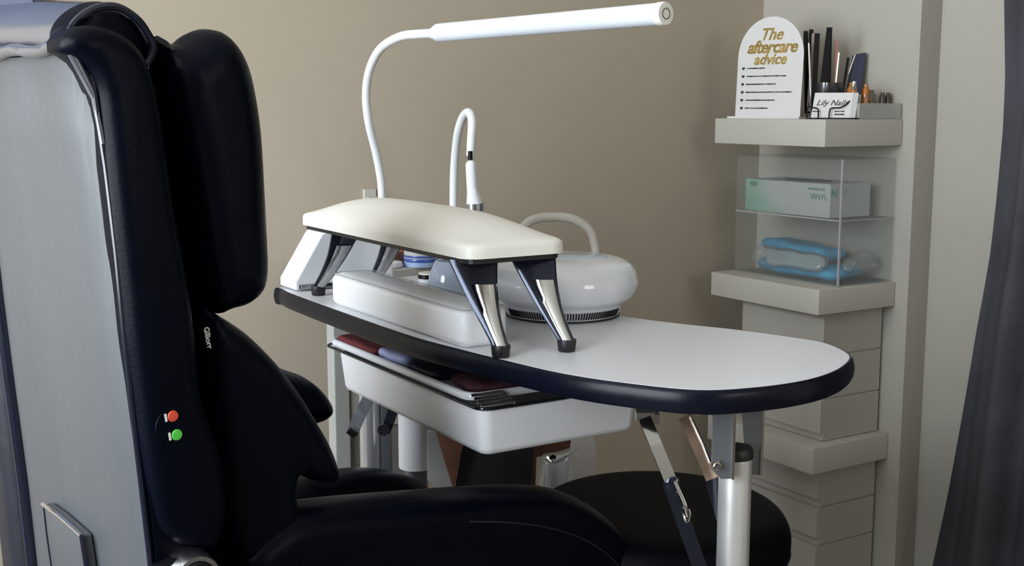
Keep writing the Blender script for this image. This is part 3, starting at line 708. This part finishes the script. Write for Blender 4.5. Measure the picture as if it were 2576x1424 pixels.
# ------------------------------------------------------------------ lamps
bl = root('desk_lamp', UY(962, 640, 2.42)*1.0, 'long white tube desk lamp on a gooseneck rising above the table', 'desk lamp')
bl.location.z = cz
fx = UY(962, 640, 2.42)
neck = [V((fx.x, 2.42, cz+.012)), UY(962, 560, 2.42), UY(961, 500, 2.41), UY(958, 450, 2.40), UY(945, 380, 2.38), UY(928, 310, 2.35), UY(921, 240, 2.33), UY(930, 175, 2.30), UY(958, 122, 2.26), UY(1005, 93, 2.20), UY(1050, 86, 2.16), UY(1092, 84, 2.12)]
mk('gooseneck', tube(catmull(neck, 6), .0082, 14), 'lampwhite', bl)
p0 = UY(1086, 84, 2.125); p1 = UY(1676, 34, 1.715)
d = (p1-p0).normalized(); s = d.cross(ZX).normalized(); u = s.cross(d)
def half(a0, a1, r0=.0160, n=14):
    def rg(t, r): c = p0+d*t; return [c+s*(math.cos(a0+(a1-a0)*i/n)*r)+u*(math.sin(a0+(a1-a0)*i/n)*r) for i in range(n+1)]
    L = (p1-p0).length
    return loft([rg(0, .0092), rg(.006, .0105), rg(.018, r0*.97), rg(.026, r0), rg(L-.012, r0)])
SG = u
mk('housing', half(-.12, PI+.30), 'lampwhite', bl, ang=50)
mk('diffuser', half(PI+.30, 2*PI-.12, .0158), 'diffuser', bl, ang=50)
L = (p1-p0).length
ec = mk('end_cap', lathe(p0+d*(L-.014), [(.0163, 0), (.0168, .001), (.0168, .010), (.0155, .0135), (.001, .0137)], 36, s, u, d), 'cream', bl)
mk('power_button', ring(p0+d*(L-.0002), s, u, .0075, .0006, PI/2+.35, PI/2+2*PI-.35), 'bprint', ec)
mk('power_mark', tube([p0+d*L+u*.0055, p0+d*L+u*.0088], .0006, 6), 'bprint', ec)
mk('base', lathe((fx.x, 2.42, cz+.0005), [(.04, 0), (.042, .003), (.04, .010), (.012, .014), (.010, .02)], 32), 'lampwhite', bl)
fx = UY(1141, 600, 2.44)
gs = root('gooseneck_spotlight', V((fx.x, 2.44, cz)), 'small white gooseneck spotlight bent in a hook over the hand rest', 'spotlight')
mk('base', lathe((fx.x, 2.44, cz+.0005), [(.035, 0), (.036, .003), (.034, .009), (.012, .012)], 32), 'lampwhite', gs)
nk = [V((fx.x, 2.44, cz+.008)), UY(1141, 590, 2.44), UY(1141, 520, 2.44), UY(1142, 440, 2.43), UY(1146, 380, 2.41), UY(1153, 330, 2.38), UY(1166, 293, 2.35), UY(1180, 283, 2.32), UY(1188, 305, 2.30), UY(1186, 350, 2.29), UY(1184, 392, 2.29)]
mk('gooseneck', tube(catmull(nk, 7), .0085, 14), 'lampwhite', gs)
mk('black_joint', tube([UY(1183, 380, 2.268), UY(1183, 402, 2.268)], .0045, 12), 'black', gs)
hd = [UY(1183, 404, 2.27), UY(1184, 412, 2.27), UY(1186, 440, 2.27), UY(1189, 480, 2.27), UY(1193, 508, 2.27), UY(1196, 535, 2.27), UY(1197, 560, 2.27)]
mk('lamp_head', tube(catmull(hd, 4), [.005, .0098, .0105, .0110, .0150, .0168, .0168], 20), 'plast', gs)
mk('head_ring', tube([UY(1195, 512, 2.268), UY(1196, 530, 2.268)], .0170, 20), 'brushed', gs)
# wall socket
so = UY(926, 489, 2.60); e_, _ = toEG(so)
rr_ = ray(926, 489); tt = GB/rr_.dot(GX); so = CAM+rr_*tt; e_ = so.dot(EX); z_ = so.z
ws = root('wall_socket', EG(e_, GB, z_-.02), 'small pale plug socket on the beige wall left of the lamp neck', 'socket')
mk('plate', box(e_-.014, e_+.016, GB-.010, GB-.0005, z_-.010, z_+.012, .002), 'shelf', ws, smooth=False)
mk('plug', box(e_-.009, e_+.014, GB-.022, GB-.0102, z_-.022, z_-.004, .002), 'grey', ws, smooth=False)
# ------------------------------------------------------------------ tub trolley under the table
tl = root('salon_trolley', EG(.9, 1.56, FLOOR), 'white salon trolley with a deep tub top pushed under the table', 'trolley')
def tub(e0, e1, g0, g1, z0, z1, r, tap, th, m, nm, parent, lip=0):
    def rg(z, k): return [EG(a, b, z) for a, b in rr2(e0+k, e1-k, g0+k, g1-k, max(r-k*.5, .004), 6)]
    rings = [rg(z0, tap+.010), rg(z0+.003, tap+.003), rg(z0+.010, tap), rg(z1-.001, 0)]
    if lip: rings += [rg(z1, -lip), rg(z1+.002, -lip), rg(z1+.0035, -lip*.5)]
    rings += [rg(z1+(.0035 if lip else 0), th), rg(z0+th, th+tap), rg(z0+th, th+tap+.02)]
    return mk(nm, loft(rings), m, parent, ang=50)
tub(.780, 1.050, 1.335, 1.812, .594, .660, .018, .006, .004, 'tub', 'tub', tl)
mk('chrome_rim', tube([EG(a, b, .6625) for a, b in rr2(.778, .93, 1.333, 1.860, .020, 6)], .0022, 8, True), 'gunmetal', tl)
hb = []
for i in range(4):
    hb.append(tube(catmull([EG(.7845, 1.345+.0085*i, .6655+.003*i), EG(.80, 1.342+.0085*i, .6655+.003*i), EG(.832, 1.342+.0085*i, .6655+.003*i), EG(.836, 1.342+.0085*i, .660+.003*i)], 4), .0022, 8))
mk('chrome_grip', join(*hb), 'chrome', tl)
cc = EG(.894, 1.752, 0)
mk('column', lathe((cc.x, cc.y, .457), [(.0285, 0), (.0290, .002), (.0290, .136)], 40), 'tub', tl)
mk('lower_column', lathe((cc.x, cc.y, FLOOR+.01), [(.0200, 0), (.0200, .5345)], 32), 'steel', tl)
mk('foot', join(obox(EG(.90, 1.66, FLOOR+.0205), EX, GX, ZX, .05, .40, .04, .008), obox(EG(.90, 1.66, FLOOR+.0205), EX, GX, ZX, .22, .05, .038, .008)), 'tub', tl)
# slanted white support
ss = [UY(1075, 1085, 1.80), UY(1093, 1085, 1.80), UY(1141, 1240, 1.80), UY(1150, 1275, 1.80), UY(1110, 1245, 1.80), UY(1075, 1208, 1.80)]
mk('slanted_bracket', prism(ss, V((0, .012, 0)), .001), 'tub', tl, smooth=False)
# shallow tray on the tub
ty = root('instrument_tray', EG(.85, 1.57, .664), 'shallow white tray with a black underside rim on the trolley tub', 'tray')
def rg(z, k): return [EG(a, b, z) for a, b in rr2(.782+k, .925-k, 1.372+k, 1.852-k, .022-min(k, .01), 6)]
mk('tray_body', loft([rg(.6648, .004), rg(.6655, 0), rg(.670, -.0015), rg(.675, .001), rg(.676, .004), rg(.675, .0075), rg(.669, .011), rg(.667, .020)]), 'plast', ty, ang=60)
def soft(nm, e0, e1, g0, g1, z, th, m, lab, cat, wb=.002, rot=0):
    c = EG((e0+e1)/2, (g0+g1)/2, z+th/2); a = (GX*math.cos(rot)+EX*math.sin(rot)); b2 = (EX*math.cos(rot)-GX*math.sin(rot))
    return mk(nm, wob(slab(rrect(g1-g0, e1-e0, .014), packfr(c, a, b2, ZX), th, th*.6, smooth=False), wb, 30), m, label=lab, cat=cat)
soft('towel', .791, .918, 1.700, 1.846, .6675, .013, 'maroon', 'dark red folded towel at the far end of the trolley tray', 'towel', .0012)
soft('wrapped_packet', .796, .912, 1.600, 1.695, .6675, .017, 'lilac', 'pale lilac shiny packet beside the dark red towel', 'packet', .003)
soft('navy_cloth', .796, .912, 1.492, 1.594, .6675, .012, 'navycloth', 'navy cloth in the shadow in the middle of the tray', 'cloth', .003)
soft('towel', .806, .915, 1.388, 1.478, .6675, .014, 'plum', 'crumpled plum towel at the near end of the trolley tray', 'towel', .004, .15)
mk('black_case', box(.94, .99, 1.44, 1.60, .6645, .691, .003), 'black', label='black case on the trolley right of the tray', cat='case', smooth=False)
# ------------------------------------------------------------------ brown open box and bag
def zat(px, py, Y): return UY(px, py, Y).z
Yb = 2.25
x0 = UY(1105, 1150, Yb).x; x1 = UY(1335, 1150, Yb).x
bz0 = .376; 
wb = root('wooden_crate', V(((x0+x1)/2, Yb+.1, bz0)), 'dark brown open box with a black inside standing under the table', 'box')
zt2 = .585
wx0, wx1 = UY(1125, 1150, Yb).x, UY(1300, 1150, Yb).x
# splayed side boards
A = [UY(1097, 1098, Yb), UY(1172, 1098, Yb), UY(1136, 1225, Yb)]
mk('left_side', prism([UY(1092, 1085, 2.2), UY(1175, 1085, 2.2), UY(1150, 1180, 2.2), UY(1132, 1260, 2.2)], V((0, .012, 0)), .001), 'brown', wb, smooth=False)
mk('back_board', prism([UY(1132, 1270, 2.30), UY(1345, 1270, 2.30), UY(1350, 1150, 2.30), UY(1432, 1140, 2.30), UY(1440, 1085, 2.30), UY(1150, 1085, 2.30)], V((0, .012, 0)), .001), 'brown', wb, smooth=False)
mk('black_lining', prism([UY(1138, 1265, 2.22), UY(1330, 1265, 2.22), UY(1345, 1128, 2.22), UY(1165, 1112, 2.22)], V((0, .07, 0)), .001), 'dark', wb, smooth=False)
bg = root('clear_bag', UY(1400, 1240, 2.15), 'clear plastic bag with white packs leaning against the brown box', 'bag')
bgo = [(1342, 1265), (1352, 1200), (1362, 1145), (1400, 1140), (1440, 1128), (1466, 1124), (1442, 1140), (1437, 1200), (1440, 1265)]
ptsb = [UY(x, y, 2.13) for x, y in bgo]
mk('bag_film', wob(slab([(p.x, p.z) for p in ptsb], lambda a, b, w: V((a, 2.13+w, b)), .05, .02, smooth=False), .004, 15), 'bagfilm', bg)
mk('white_pack', prism([UY(1384, 1270, 2.15), UY(1437, 1270, 2.15), UY(1438, 1146, 2.15), UY(1386, 1162, 2.15)], V((0, .02, 0)), .001), 'card', bg, smooth=False)
mk('white_stick', prism([UY(1372, 1270, 2.14), UY(1381, 1270, 2.14), UY(1382, 1166, 2.14), UY(1374, 1166, 2.14)], V((0, .01, 0)), .001), 'white', bg, smooth=False)
mk('metal_clip', join(tube(catmull([UY(1374, 1150, 2.12), UY(1392, 1163, 2.12), UY(1412, 1155, 2.12), UY(1436, 1142, 2.12)], 4), .004, 8), lathe(UY(1391, 1150, 2.118), [(.006, 0), (.006, .004)], 16, V((1, 0, 0)), ZX, V((0, -1, 0)))), 'chrome', bg)
p_ = UY(1475, 1140, 2.45)
mk('grey_pouch', wob(prism([UY(1432, 1240, 2.42), UY(1500, 1240, 2.42), UY(1503, 1140, 2.42), UY(1492, 1085, 2.42), UY(1436, 1085, 2.42)], V((0, .03, 0)), .003), .001, 10), 'frost', label='translucent grey pouch hanging behind the clear bag', cat='pouch', smooth=False)
# ------------------------------------------------------------------ stool
sc = V((.234, 1.84, 0)); SZ = .437
sl = root('stool', V((sc.x, sc.y, FLOOR)), 'round black padded stool under the near end of the table', 'stool')
pr = catmull([V(p) for p in [(.188, SZ-.105, 0), (.198, SZ-.100, 0), (.207, SZ-.080, 0), (.210, SZ-.055, 0), (.207, SZ-.032, 0), (.193, SZ-.012, 0), (.165, SZ-.003, 0), (.1, SZ, 0), (.001, SZ, 0)]], 4)
sm = mk('seat', lathe(sc, [(max(.0005, p.x), p.y) for p in pr], 64), 'stool', sl)
mk('seat_seam', tube([sc+V((.2085*math.cos(a), .2085*math.sin(a), SZ-.070)) for a in [2*PI*i/64 for i in range(64)]], .002, 6, True), 'piping', sm)
mk('gas_column', lathe(sc, [(.025, FLOOR+.09), (.025, .2), (.018, .2), (.018, SZ-.105)], 24), 'chrome', sl)
for i in range(5):
    a = 2*PI*i/5+.3; dd = V((math.cos(a), math.sin(a), 0))
    lg = mk('leg', loft([[sc+dd*r+dd.cross(ZX)*(sgn*w)+ZX*(FLOOR+z) for sgn, z in ((-1, z0), (1, z0), (1, z1), (-1, z1))] for r, w, z0, z1 in ((.02, .02, .06, .10), (.22, .012, .05, .075))]), 'chrome', sl, smooth=False)
    mk('caster', lathe(sc+dd*.215+ZX*(FLOOR+.0255), [(.024, -.01), (.025, 0), (.024, .01)], 20, dd, ZX, dd.cross(ZX)), 'rubber', lg)
# ------------------------------------------------------------------ salon chair
TH = math.radians(41)
FX = V((math.cos(TH), math.sin(TH), 0)); WX = V((-math.sin(TH), math.cos(TH), 0)); O = V((-.36, 1.2, 0))
def CH(px, py, yl):
    P = UP(px, py, O+WX*yl, WX); return ((P-O).dot(FX), P.z)
def CW(x, yl, z): return O+FX*x+WX*yl+ZX*z
chair = root('salon_chair', CW(.25, .22, FLOOR), 'high-backed navy black leather treatment chair seen from behind at the left', 'chair')
def cslab(nm, pts, yl, thick, R, m='leather', wall=0, ref=None, smooth=True, dome=0, grid=None):
    q = [CH(x, y, yl-thick/2-wall/2 if ref is None else ref) for x, y in pts]
    return mk(nm, slab(q, lambda a, b, w: CW(a, yl+w, b), thick, R, wall=wall, smooth=smooth, dome=dome, grid=grid), m, chair)
# rear edge curve: rear surface x as function of z on the near side plane
rear_px = [(196, 118), (236, 175), (252, 280), (275, 430), (300, 640), (320, 850), (345, 1080), (365, 1250), (385, 1424), (396, 1540), (420, 1800)]
rear = [CH(x, y, 0) for x, y in rear_px]
def xr(z):
    for (xa, za), (xb, zb) in zip(rear, rear[1:]):
        if za >= z >= zb: t = (za-z)/(za-zb+1e-9); return xa+(xb-xa)*t
    return rear[0][0] if z > rear[0][1] else rear[-1][0]
# near side bolster
cslab('side_bolster', [(168, 128), (172, 92), (195, 70), (232, 60), (285, 66), (335, 92), (378, 140), (410, 230), (430, 360), (460, 560), (490, 720), (506, 850), (520, 1000), (570, 1150), (585, 1290), (560, 1385), (500, 1392), (440, 1375), (404, 1330), (382, 1240), (362, 1120), (345, 980), (330, 860), (316, 720), (300, 590), (282, 430), (268, 300), (254, 215), (215, 150)], .020, .04, .020, 'leather', wall=.03)
# core of the backrest spanning the width
core = [(262, 150), (300, 100), (400, 130), (455, 300), (530, 700), (560, 900), (590, 1200), (600, 1424), (405, 1424), (372, 1200), (330, 860), (290, 500), (268, 260)]
q = [CH(x, y, .04) for x, y in core]
mk('backrest', prism([CW(a, .07, b) for a, b in q], WX*.31, .02), 'leather', chair)
# rear panel: gently bulged sheet
W0, W1 = .004, .372
zs = [rear[1][1]+.022, rear[1][1]+.012]+[rear[1][1]-k*.03 for k in range(1, 34)]
nv = 24; vs = []; fs = []
ztop_r = rear[0][1]
zs = [ztop_r-.004-k*(ztop_r-.02)/50 for k in range(51)]
for iz, z in enumerate(zs):
    for j in range(nv+1):
        t = j/nv; edge = min(t, 1-t)*2
        w0 = W0 - (.035 if 0 else 0)
        w = W0+(W1-W0)*t
        # round the top corner near side
        zz = z
        if iz < 6: zz = z-.020*max(0, 1-t*6)**2*(6-iz)/6
        bul = .010*(1-(1-min(1, edge*3))**2)
        topb = min(1, iz/3)
        vs.append(CW(xr(zz)+.001-bul*topb+.003*math.sin(t*19+iz*.25)*max(0, 1-iz/7), w, zz))
for i in range(50):
    for j in range(nv):
        a = i*(nv+1)+j; fs.append((a, a+1, a+nv+2, a+nv+1))
# thickness
n0 = len(vs); vs2 = vs+[v+FX*.02 for v in vs]; fs2 = fs+[tuple(i+n0 for i in reversed(f)) for f in fs]
bd = [j for j in range(nv+1)]+[i*(nv+1)+nv for i in range(1, 51)]+[50*(nv+1)+j for j in range(nv-1, -1, -1)]+[i*(nv+1) for i in range(49, 0, -1)]
for a, b2 in zip(bd, bd[1:]+bd[:1]): fs2.append((a, b2, b2+n0, a+n0))
rp = mk('rear_panel', (vs2, fs2), 'rearvinyl', chair)
strip = []
for z in zs[1:]:
    x_ = xr(z); strip.append([CW(x_+.003, -.004, z), CW(x_+.003, W0+.012, z), CW(x_+.035, W0+.012, z), CW(x_+.035, -.004, z)])
mk('rear_edge', loft(strip), 'leather', chair, ang=50)
path = [CW(xr(z)-.0015, W0-.002, z) for z in zs[1:]]
mk('piping', tube(path, .0034, 8), 'piping', chair)
path = [CW(xr(z)-.003, W1+.003, z) for z in zs]
mk('piping', tube(path, .0085, 10), 'piping', chair)
mk('piping', tube([CW(xr(zs[4])-.0015, W0-.003, zs[4]), CW(xr(zs[2])-.002, W0-.001, zs[2])]+[CW(xr(ztop_r)-.004+.0015*math.sin(j*1.7), W0+(W1-W0)*j/20, ztop_r+.001+.0022*math.sin(j*.9)-.008*max(0, 1-j/2)**2) for j in range(21)], [.003, .0045]+[.0065]*10, 10), 'roll', chair)
# top roll across the width with an arch
rp_px = [(150, 112), (152, 70), (185, 32), (235, 8), (290, 8), (340, 38), (372, 78), (392, 130), (350, 190), (262, 190), (200, 148)]
rq = catmull([V((*CH(x, y, .03), 0)) for x, y in rp_px], 4, True)
rings = []; KW = 26
cxm = sum(p.x for p in rq)/len(rq); czm = sum(p.y for p in rq)/len(rq)
for k in range(KW+1):
    t = k/KW; w = .022+.40*t
    e1 = min(t/.10, (1-t)/.16, 1); s_ = .72+.28*math.sqrt(max(0, 1-(1-e1)**2))
    arch = .030*t-.012*t*t
    if t > .80: arch -= .05*(t-.80)**2*8
    rings.append([CW(cxm+(p.x-cxm)*s_, w, czm+(p.y-czm)*s_+arch*(1 if p.y > czm-.02 else .75)) for p in rq])
mk('top_roll', loft(rings[2:]), 'roll', chair, ang=60)  # same leather as the roll end, its sheen painted in by a paler colour
mk('roll_end', loft(rings[:3]), 'leather', chair, ang=60)
mk('roll_piping', tube([CW(cxm+(p.x-cxm)*.86, .020, czm+(p.y-czm)*.86) for p in rq], .004, 8, True), 'piping', chair)
# head wing
cslab('head_wing', [(395, 92), (432, 112), (455, 104), (480, 84), (515, 72), (555, 78), (592, 110), (622, 170), (640, 250), (652, 340), (660, 470), (667, 610), (668, 690), (655, 735), (625, 765), (580, 779), (540, 790), (500, 730), (470, 560), (440, 400), (405, 250)], .055, .095, .040, 'leather', ref=.045)
cslab('head_wing', [(430, 150), (520, 100), (590, 110), (640, 250), (660, 470), (655, 700), (560, 770), (480, 600), (440, 400)], .375, .09, .035, 'leather', ref=.01)
mk('head_cushion', prism([CW(a, .10, b) for a, b in [CH(x, y, .05) for x, y in [(400, 180), (500, 170), (560, 300), (580, 500), (560, 660), (480, 700), (440, 400)]]], WX*.23, .02), 'leather', chair)
# lower wing (near) and far one
cslab('side_wing', [(500, 770), (545, 790), (605, 828), (660, 878), (705, 928), (750, 990), (790, 1055), (822, 1110), (840, 1155), (848, 1190), (840, 1212), (815, 1215), (780, 1206), (746, 1194), (742, 1250), (752, 1300), (730, 1360), (680, 1410), (590, 1424), (560, 1330), (530, 1100), (510, 930)], .045, .060, .026, 'leather', wall=.01, ref=.035)
q = [CH(x, y, .292) for x, y in [(600, 890), (660, 905), (715, 930), (765, 948), (805, 978), (829, 1012), (829, 1040), (808, 1060), (770, 1072), (700, 1085), (620, 1050), (590, 960)]]
mk('side_wing', slab(q, lambda a, b, w: CW(a, .30+w, b), .08, .03), 'leather', chair)
# armrests
cslab('armrest', [(700, 1300), (735, 1282), (770, 1276), (900, 1262), (1060, 1249), (1200, 1238), (1330, 1232), (1420, 1240), (1500, 1280), (1565, 1340), (1610, 1420), (1640, 1520), (1630, 1640), (1500, 1700), (1100, 1700), (780, 1700), (620, 1600), (600, 1400)], .045, .075, .030, 'leather', wall=.015, ref=.025)
q = [CH(x, y, .35) for x, y in [(690, 1270), (750, 1240), (800, 1216), (870, 1201), (950, 1194), (1030, 1201), (1085, 1224), (1130, 1280), (1150, 1380), (1100, 1500), (800, 1500), (680, 1400)]]
mk('armrest', slab(q, lambda a, b, w: CW(a, .388+w, b), .075, .03, wall=.015), 'leather', chair)
def SP(px, py, yl): x, z = CH(px, py, yl); return CW(x, yl, z)
mk('arm_seam', tube(catmull([SP(1180, 1312, -.001), SP(1290, 1315, -.001), SP(1400, 1332, -.001), SP(1490, 1368, -.001), SP(1556, 1424, -.001), SP(1580, 1500, -.001)], 6), .0016, 8), 'piping', chair)
mk('seat', obox(CW(.34, .215, .34), FX, WX, ZX, .50, .235, .12, .03), 'leather', chair)
mk('pedestal', join(obox(CW(.27, .215, .13), FX, WX, ZX, .34, .26, .28, .03), obox(CW(.25, .215, FLOOR+.021), FX, WX, ZX, .55, .42, .04, .01)), 'black', chair)
# far side shell, seen left of the rear panel
q = [(xr(.80)-.004, .80), (xr(.72)-.012, .72), (xr(.55)-.014, .55), (xr(.3)-.01, .3), (xr(.1), .1), (.35, .1), (.35, .5), (.20, .70), (.10, .80)]
mk('outer_shell', slab(q, lambda a, b, w: CW(a, .445+w, b), .05, .022, wall=.03), 'shell', chair)
# chrome pivot
hc = CW(*[CH(462, 1440, .0)[0]], -.02, CH(462, 1440, .0)[1])
mk('chrome_pivot', lathe(hc, [(.026, -.012), (.0285, -.006), (.030, .010), (.030, .06)], 36, FX, ZX, WX), 'brushed', chair)
mk('pivot_cap', lathe(hc+WX*(-.0125), [(.012, -.003), (.020, -.001), (.0215, 0)], 36, FX, ZX, WX), 'black', chair)
mk('lower_frame', tube(catmull([CW(CH(400, 1424, 0)[0]+.01, .0, CH(400, 1400, 0)[1]), CW(CH(470, 1470, 0)[0], .0, CH(470, 1450, 0)[1]), CW(CH(800, 1520, 0)[0], .0, CH(800, 1500, 0)[1])], 5), .02, 14), 'black', chair)
# pocket on the rear panel
def RP(px, py):
    # intersect with the rear surface by iteration
    z = 0.7
    for _ in range(12):
        P = UP(px, py, CW(xr(z)-.0155, 0, 0), FX); z = P.z
    return P
pk = [RP(122, 1265), RP(160, 1292), RP(190, 1318), RP(220, 1345), RP(226, 1385), RP(232, 1424), RP(240, 1500), RP(160, 1500), RP(142, 1424), RP(130, 1340)]
po = mk('pocket', prism([p-FX*.006 for p in pk], FX*.012, .003), 'rearvinyl', chair)
mk('pocket_trim', tube([p-FX*.007 for p in pk[:4]], .0026, 8), 'chrome', po)
mk('pocket_piping', tube([p-FX*.006 for p in pk[3:7]], .0034, 8), 'piping', po)
mk('pocket_piping', tube([p-FX*.006 for p in [pk[0], pk[9], pk[8], pk[7]]], .0010, 8), 'piping', po)
# buttons and logo
def side_pt(px, py, yl): x, z = CH(px, py, yl); return CW(x, yl, z)
for px, py, m, nm in ((435, 1047, 'red', 'red_button'), (445, 1094, 'green', 'green_button')):
    c = side_pt(px, py, -.0165)
    b_ = mk(nm, lathe(c, [(.0060, -.0025), (.0060, .0), (.0052, .0012), (.001, .0014)], 28, FX, ZX, -WX, sx=1.0), m, chair, label=('orange red round button' if m == 'red' else 'green round button'))
    c = side_pt(px-18, py+4, -.0165)
    mk('white_mark', obox(c-WX*.0002, (FX+ZX*.12).normalized(), WX, (ZX-FX*.12).normalized(), .0022, .0012, .0082), 'wprint', b_, smooth=False)
plc = side_pt(437, 1072, -.0158)
mk('button_plate', lathe(plc, [(.019, -.003), (.020, 0), (.0195, .0006), (.001, .0007)], 36, FX, ZX, -WX), 'leather', chair)
lp = side_pt(523, 850, .0085)
up_ = (-ZX+FX*.16).normalized()
lv = place(text_vf('Glliorr', .0088, .0003, bold=.0002), side_pt(523, 850, .0085), up_, (FX+ZX*.16).normalized(), -WX)
mk('logo_lettering', lv, 'wprint', chair, smooth=False)
# ------------------------------------------------------------------ framed panel top left
rr_ = ray(98, 22); 
Pw = CAM+ray(98, 24)*((GB-.0)/ray(98, 24).dot(GX)); ee = Pw.dot(EX); zz = Pw.z
pf = root('wall_frame', EG(ee-.3, GB, zz-.03), 'navy framed slate panel on the wall behind the chair top', 'frame')
mk('frame', join(box(ee-.012, ee+.008, GB-.025, GB-.0005, zz-.08, 1.95), box(ee-.62, ee-.012, GB-.025, GB-.0005, zz-.08, zz-.06), box(ee-.62, ee-.012, GB-.025, GB-.0005, 1.93, 1.95), box(ee-.64, ee-.62, GB-.025, GB-.0005, zz-.08, 1.95)), 'frame', pf, smooth=False)
mk('panel', box(ee-.619, ee-.0125, GB-.015, GB-.001, zz-.059, 1.929), 'print', pf, smooth=False)
# ------------------------------------------------------------------ curtain
vs = []; fs = []; NU, NZ = 120, 60
edge = [(2530, 0), (2526, 200), (2516, 330), (2496, 500), (2478, 640), (2440, 850), (2410, 1050), (2380, 1250), (2350, 1424)]
def egde(z):
    best = None
    for (xa, ya), (xb, yb) in zip(edge, edge[1:]):
        pass
    return None
ed = []
for x, y in edge:
    r = ray(x, y); t = 2.265/r.dot(EX); P = CAM+r*t; ed.append((P.dot(GX), P.z))
ed = [(ed[0][0]-.01, 2.6)]+ed+[(ed[-1][0]+.05, -.4)]
def ge(z):
    for (ga_, za), (gb_, zb) in zip(ed, ed[1:]):
        if za >= z >= zb: return ga_+(gb_-ga_)*(za-z)/(za-zb)
    return ed[-1][0]
ztc, zbc = ZC-.03, FLOOR+.02
for i in range(NZ+1):
    z = ztc+(zbc-ztc)*i/NZ; g0 = ge(z)
    for j in range(NU+1):
        u_ = j/NU; g = g0-(g0-.35)*u_
        e_ = 2.265+.028*math.sin(u_*58+.6*math.sin(z*2.1))+.010*math.sin(u_*121+z*3)-.006
        vs.append(EG(e_, g, z))
n0 = len(vs)
for i in range(NZ):
    for j in range(NU): a = i*(NU+1)+j; fs.append((a, a+1, a+NU+2, a+NU+1))
vs2 = vs+[v+EX*.003 for v in vs]; fs2 = fs+[tuple(k+n0 for k in reversed(f)) for f in fs]
bd = [j for j in range(NU+1)]+[i*(NU+1)+NU for i in range(1, NZ+1)]+[NZ*(NU+1)+j for j in range(NU-1, -1, -1)]+[i*(NU+1) for i in range(NZ-1, 0, -1)]
for a, b2 in zip(bd, bd[1:]+bd[:1]): fs2.append((a, b2, b2+n0, a+n0))
cu_ = root('curtain', EG(2.265, 1.0, FLOOR), 'slate grey full-length curtain hanging at the right edge', 'curtain')
mk('curtain_cloth', (vs2, fs2), 'curtain', cu_, ang=70)
mk('curtain_rail', tube([EG(2.265, .3, ZC-.022), EG(2.265, 1.75, ZC-.022)], .010, 12), 'white', cu_)
# ------------------------------------------------------------------ light
def area(name, loc, aim, sx, sy, power, col):
    L = bpy.data.lights.new(name, 'AREA'); L.shape = 'RECTANGLE'; L.size = sx; L.size_y = sy; L.energy = power; L.color = col
    o = bpy.data.objects.new(name, L); COL.objects.link(o); o.location = loc
    dv_ = (V(aim)-V(loc)).normalized(); o.rotation_euler = dv_.to_track_quat('-Z', 'Y').to_euler(); return o
c = EG(EL-.16, (wl0+wl1)/2, (wz0+wz1)/2)
area('daylight_left', c, c+EX, 2.15, 1.55, 152, (.88, .93, 1.0))
c = EG((fa+fb)/2, GF-.16, (fz0+fz1)/2)
area('daylight_front', c, c+GX, .95, .85, 17, (1.0, .95, .88))
w_ = bpy.data.worlds.new('World'); bpy.context.scene.world = w_; w_.use_nodes = True
bgn = w_.node_tree.nodes['Background']; sky = w_.node_tree.nodes.new('ShaderNodeTexSky'); sky.sky_type = 'NISHITA'; sky.sun_disc = False; sky.sun_elevation = math.radians(35)
w_.node_tree.links.new(sky.outputs[0], bgn.inputs[0]); bgn.inputs[1].default_value = .25
# ------------------------------------------------------------------ camera
cd = bpy.data.cameras.new('Camera'); cd.sensor_width = 36; cd.lens = F*36/2576; cd.clip_start = .05
co = bpy.data.objects.new('Camera', cd); COL.objects.link(co); co.location = CAM; co.rotation_euler = (PI/2-PITCH, 0, 0)
sc_ = bpy.context.scene; sc_.camera = co
sc_.view_settings.view_transform = 'Standard'; sc_.view_settings.look = 'None'; sc_.view_settings.gamma = 1; sc_.view_settings.use_curve_mapping = False
sc_.view_settings.exposure = 0.0
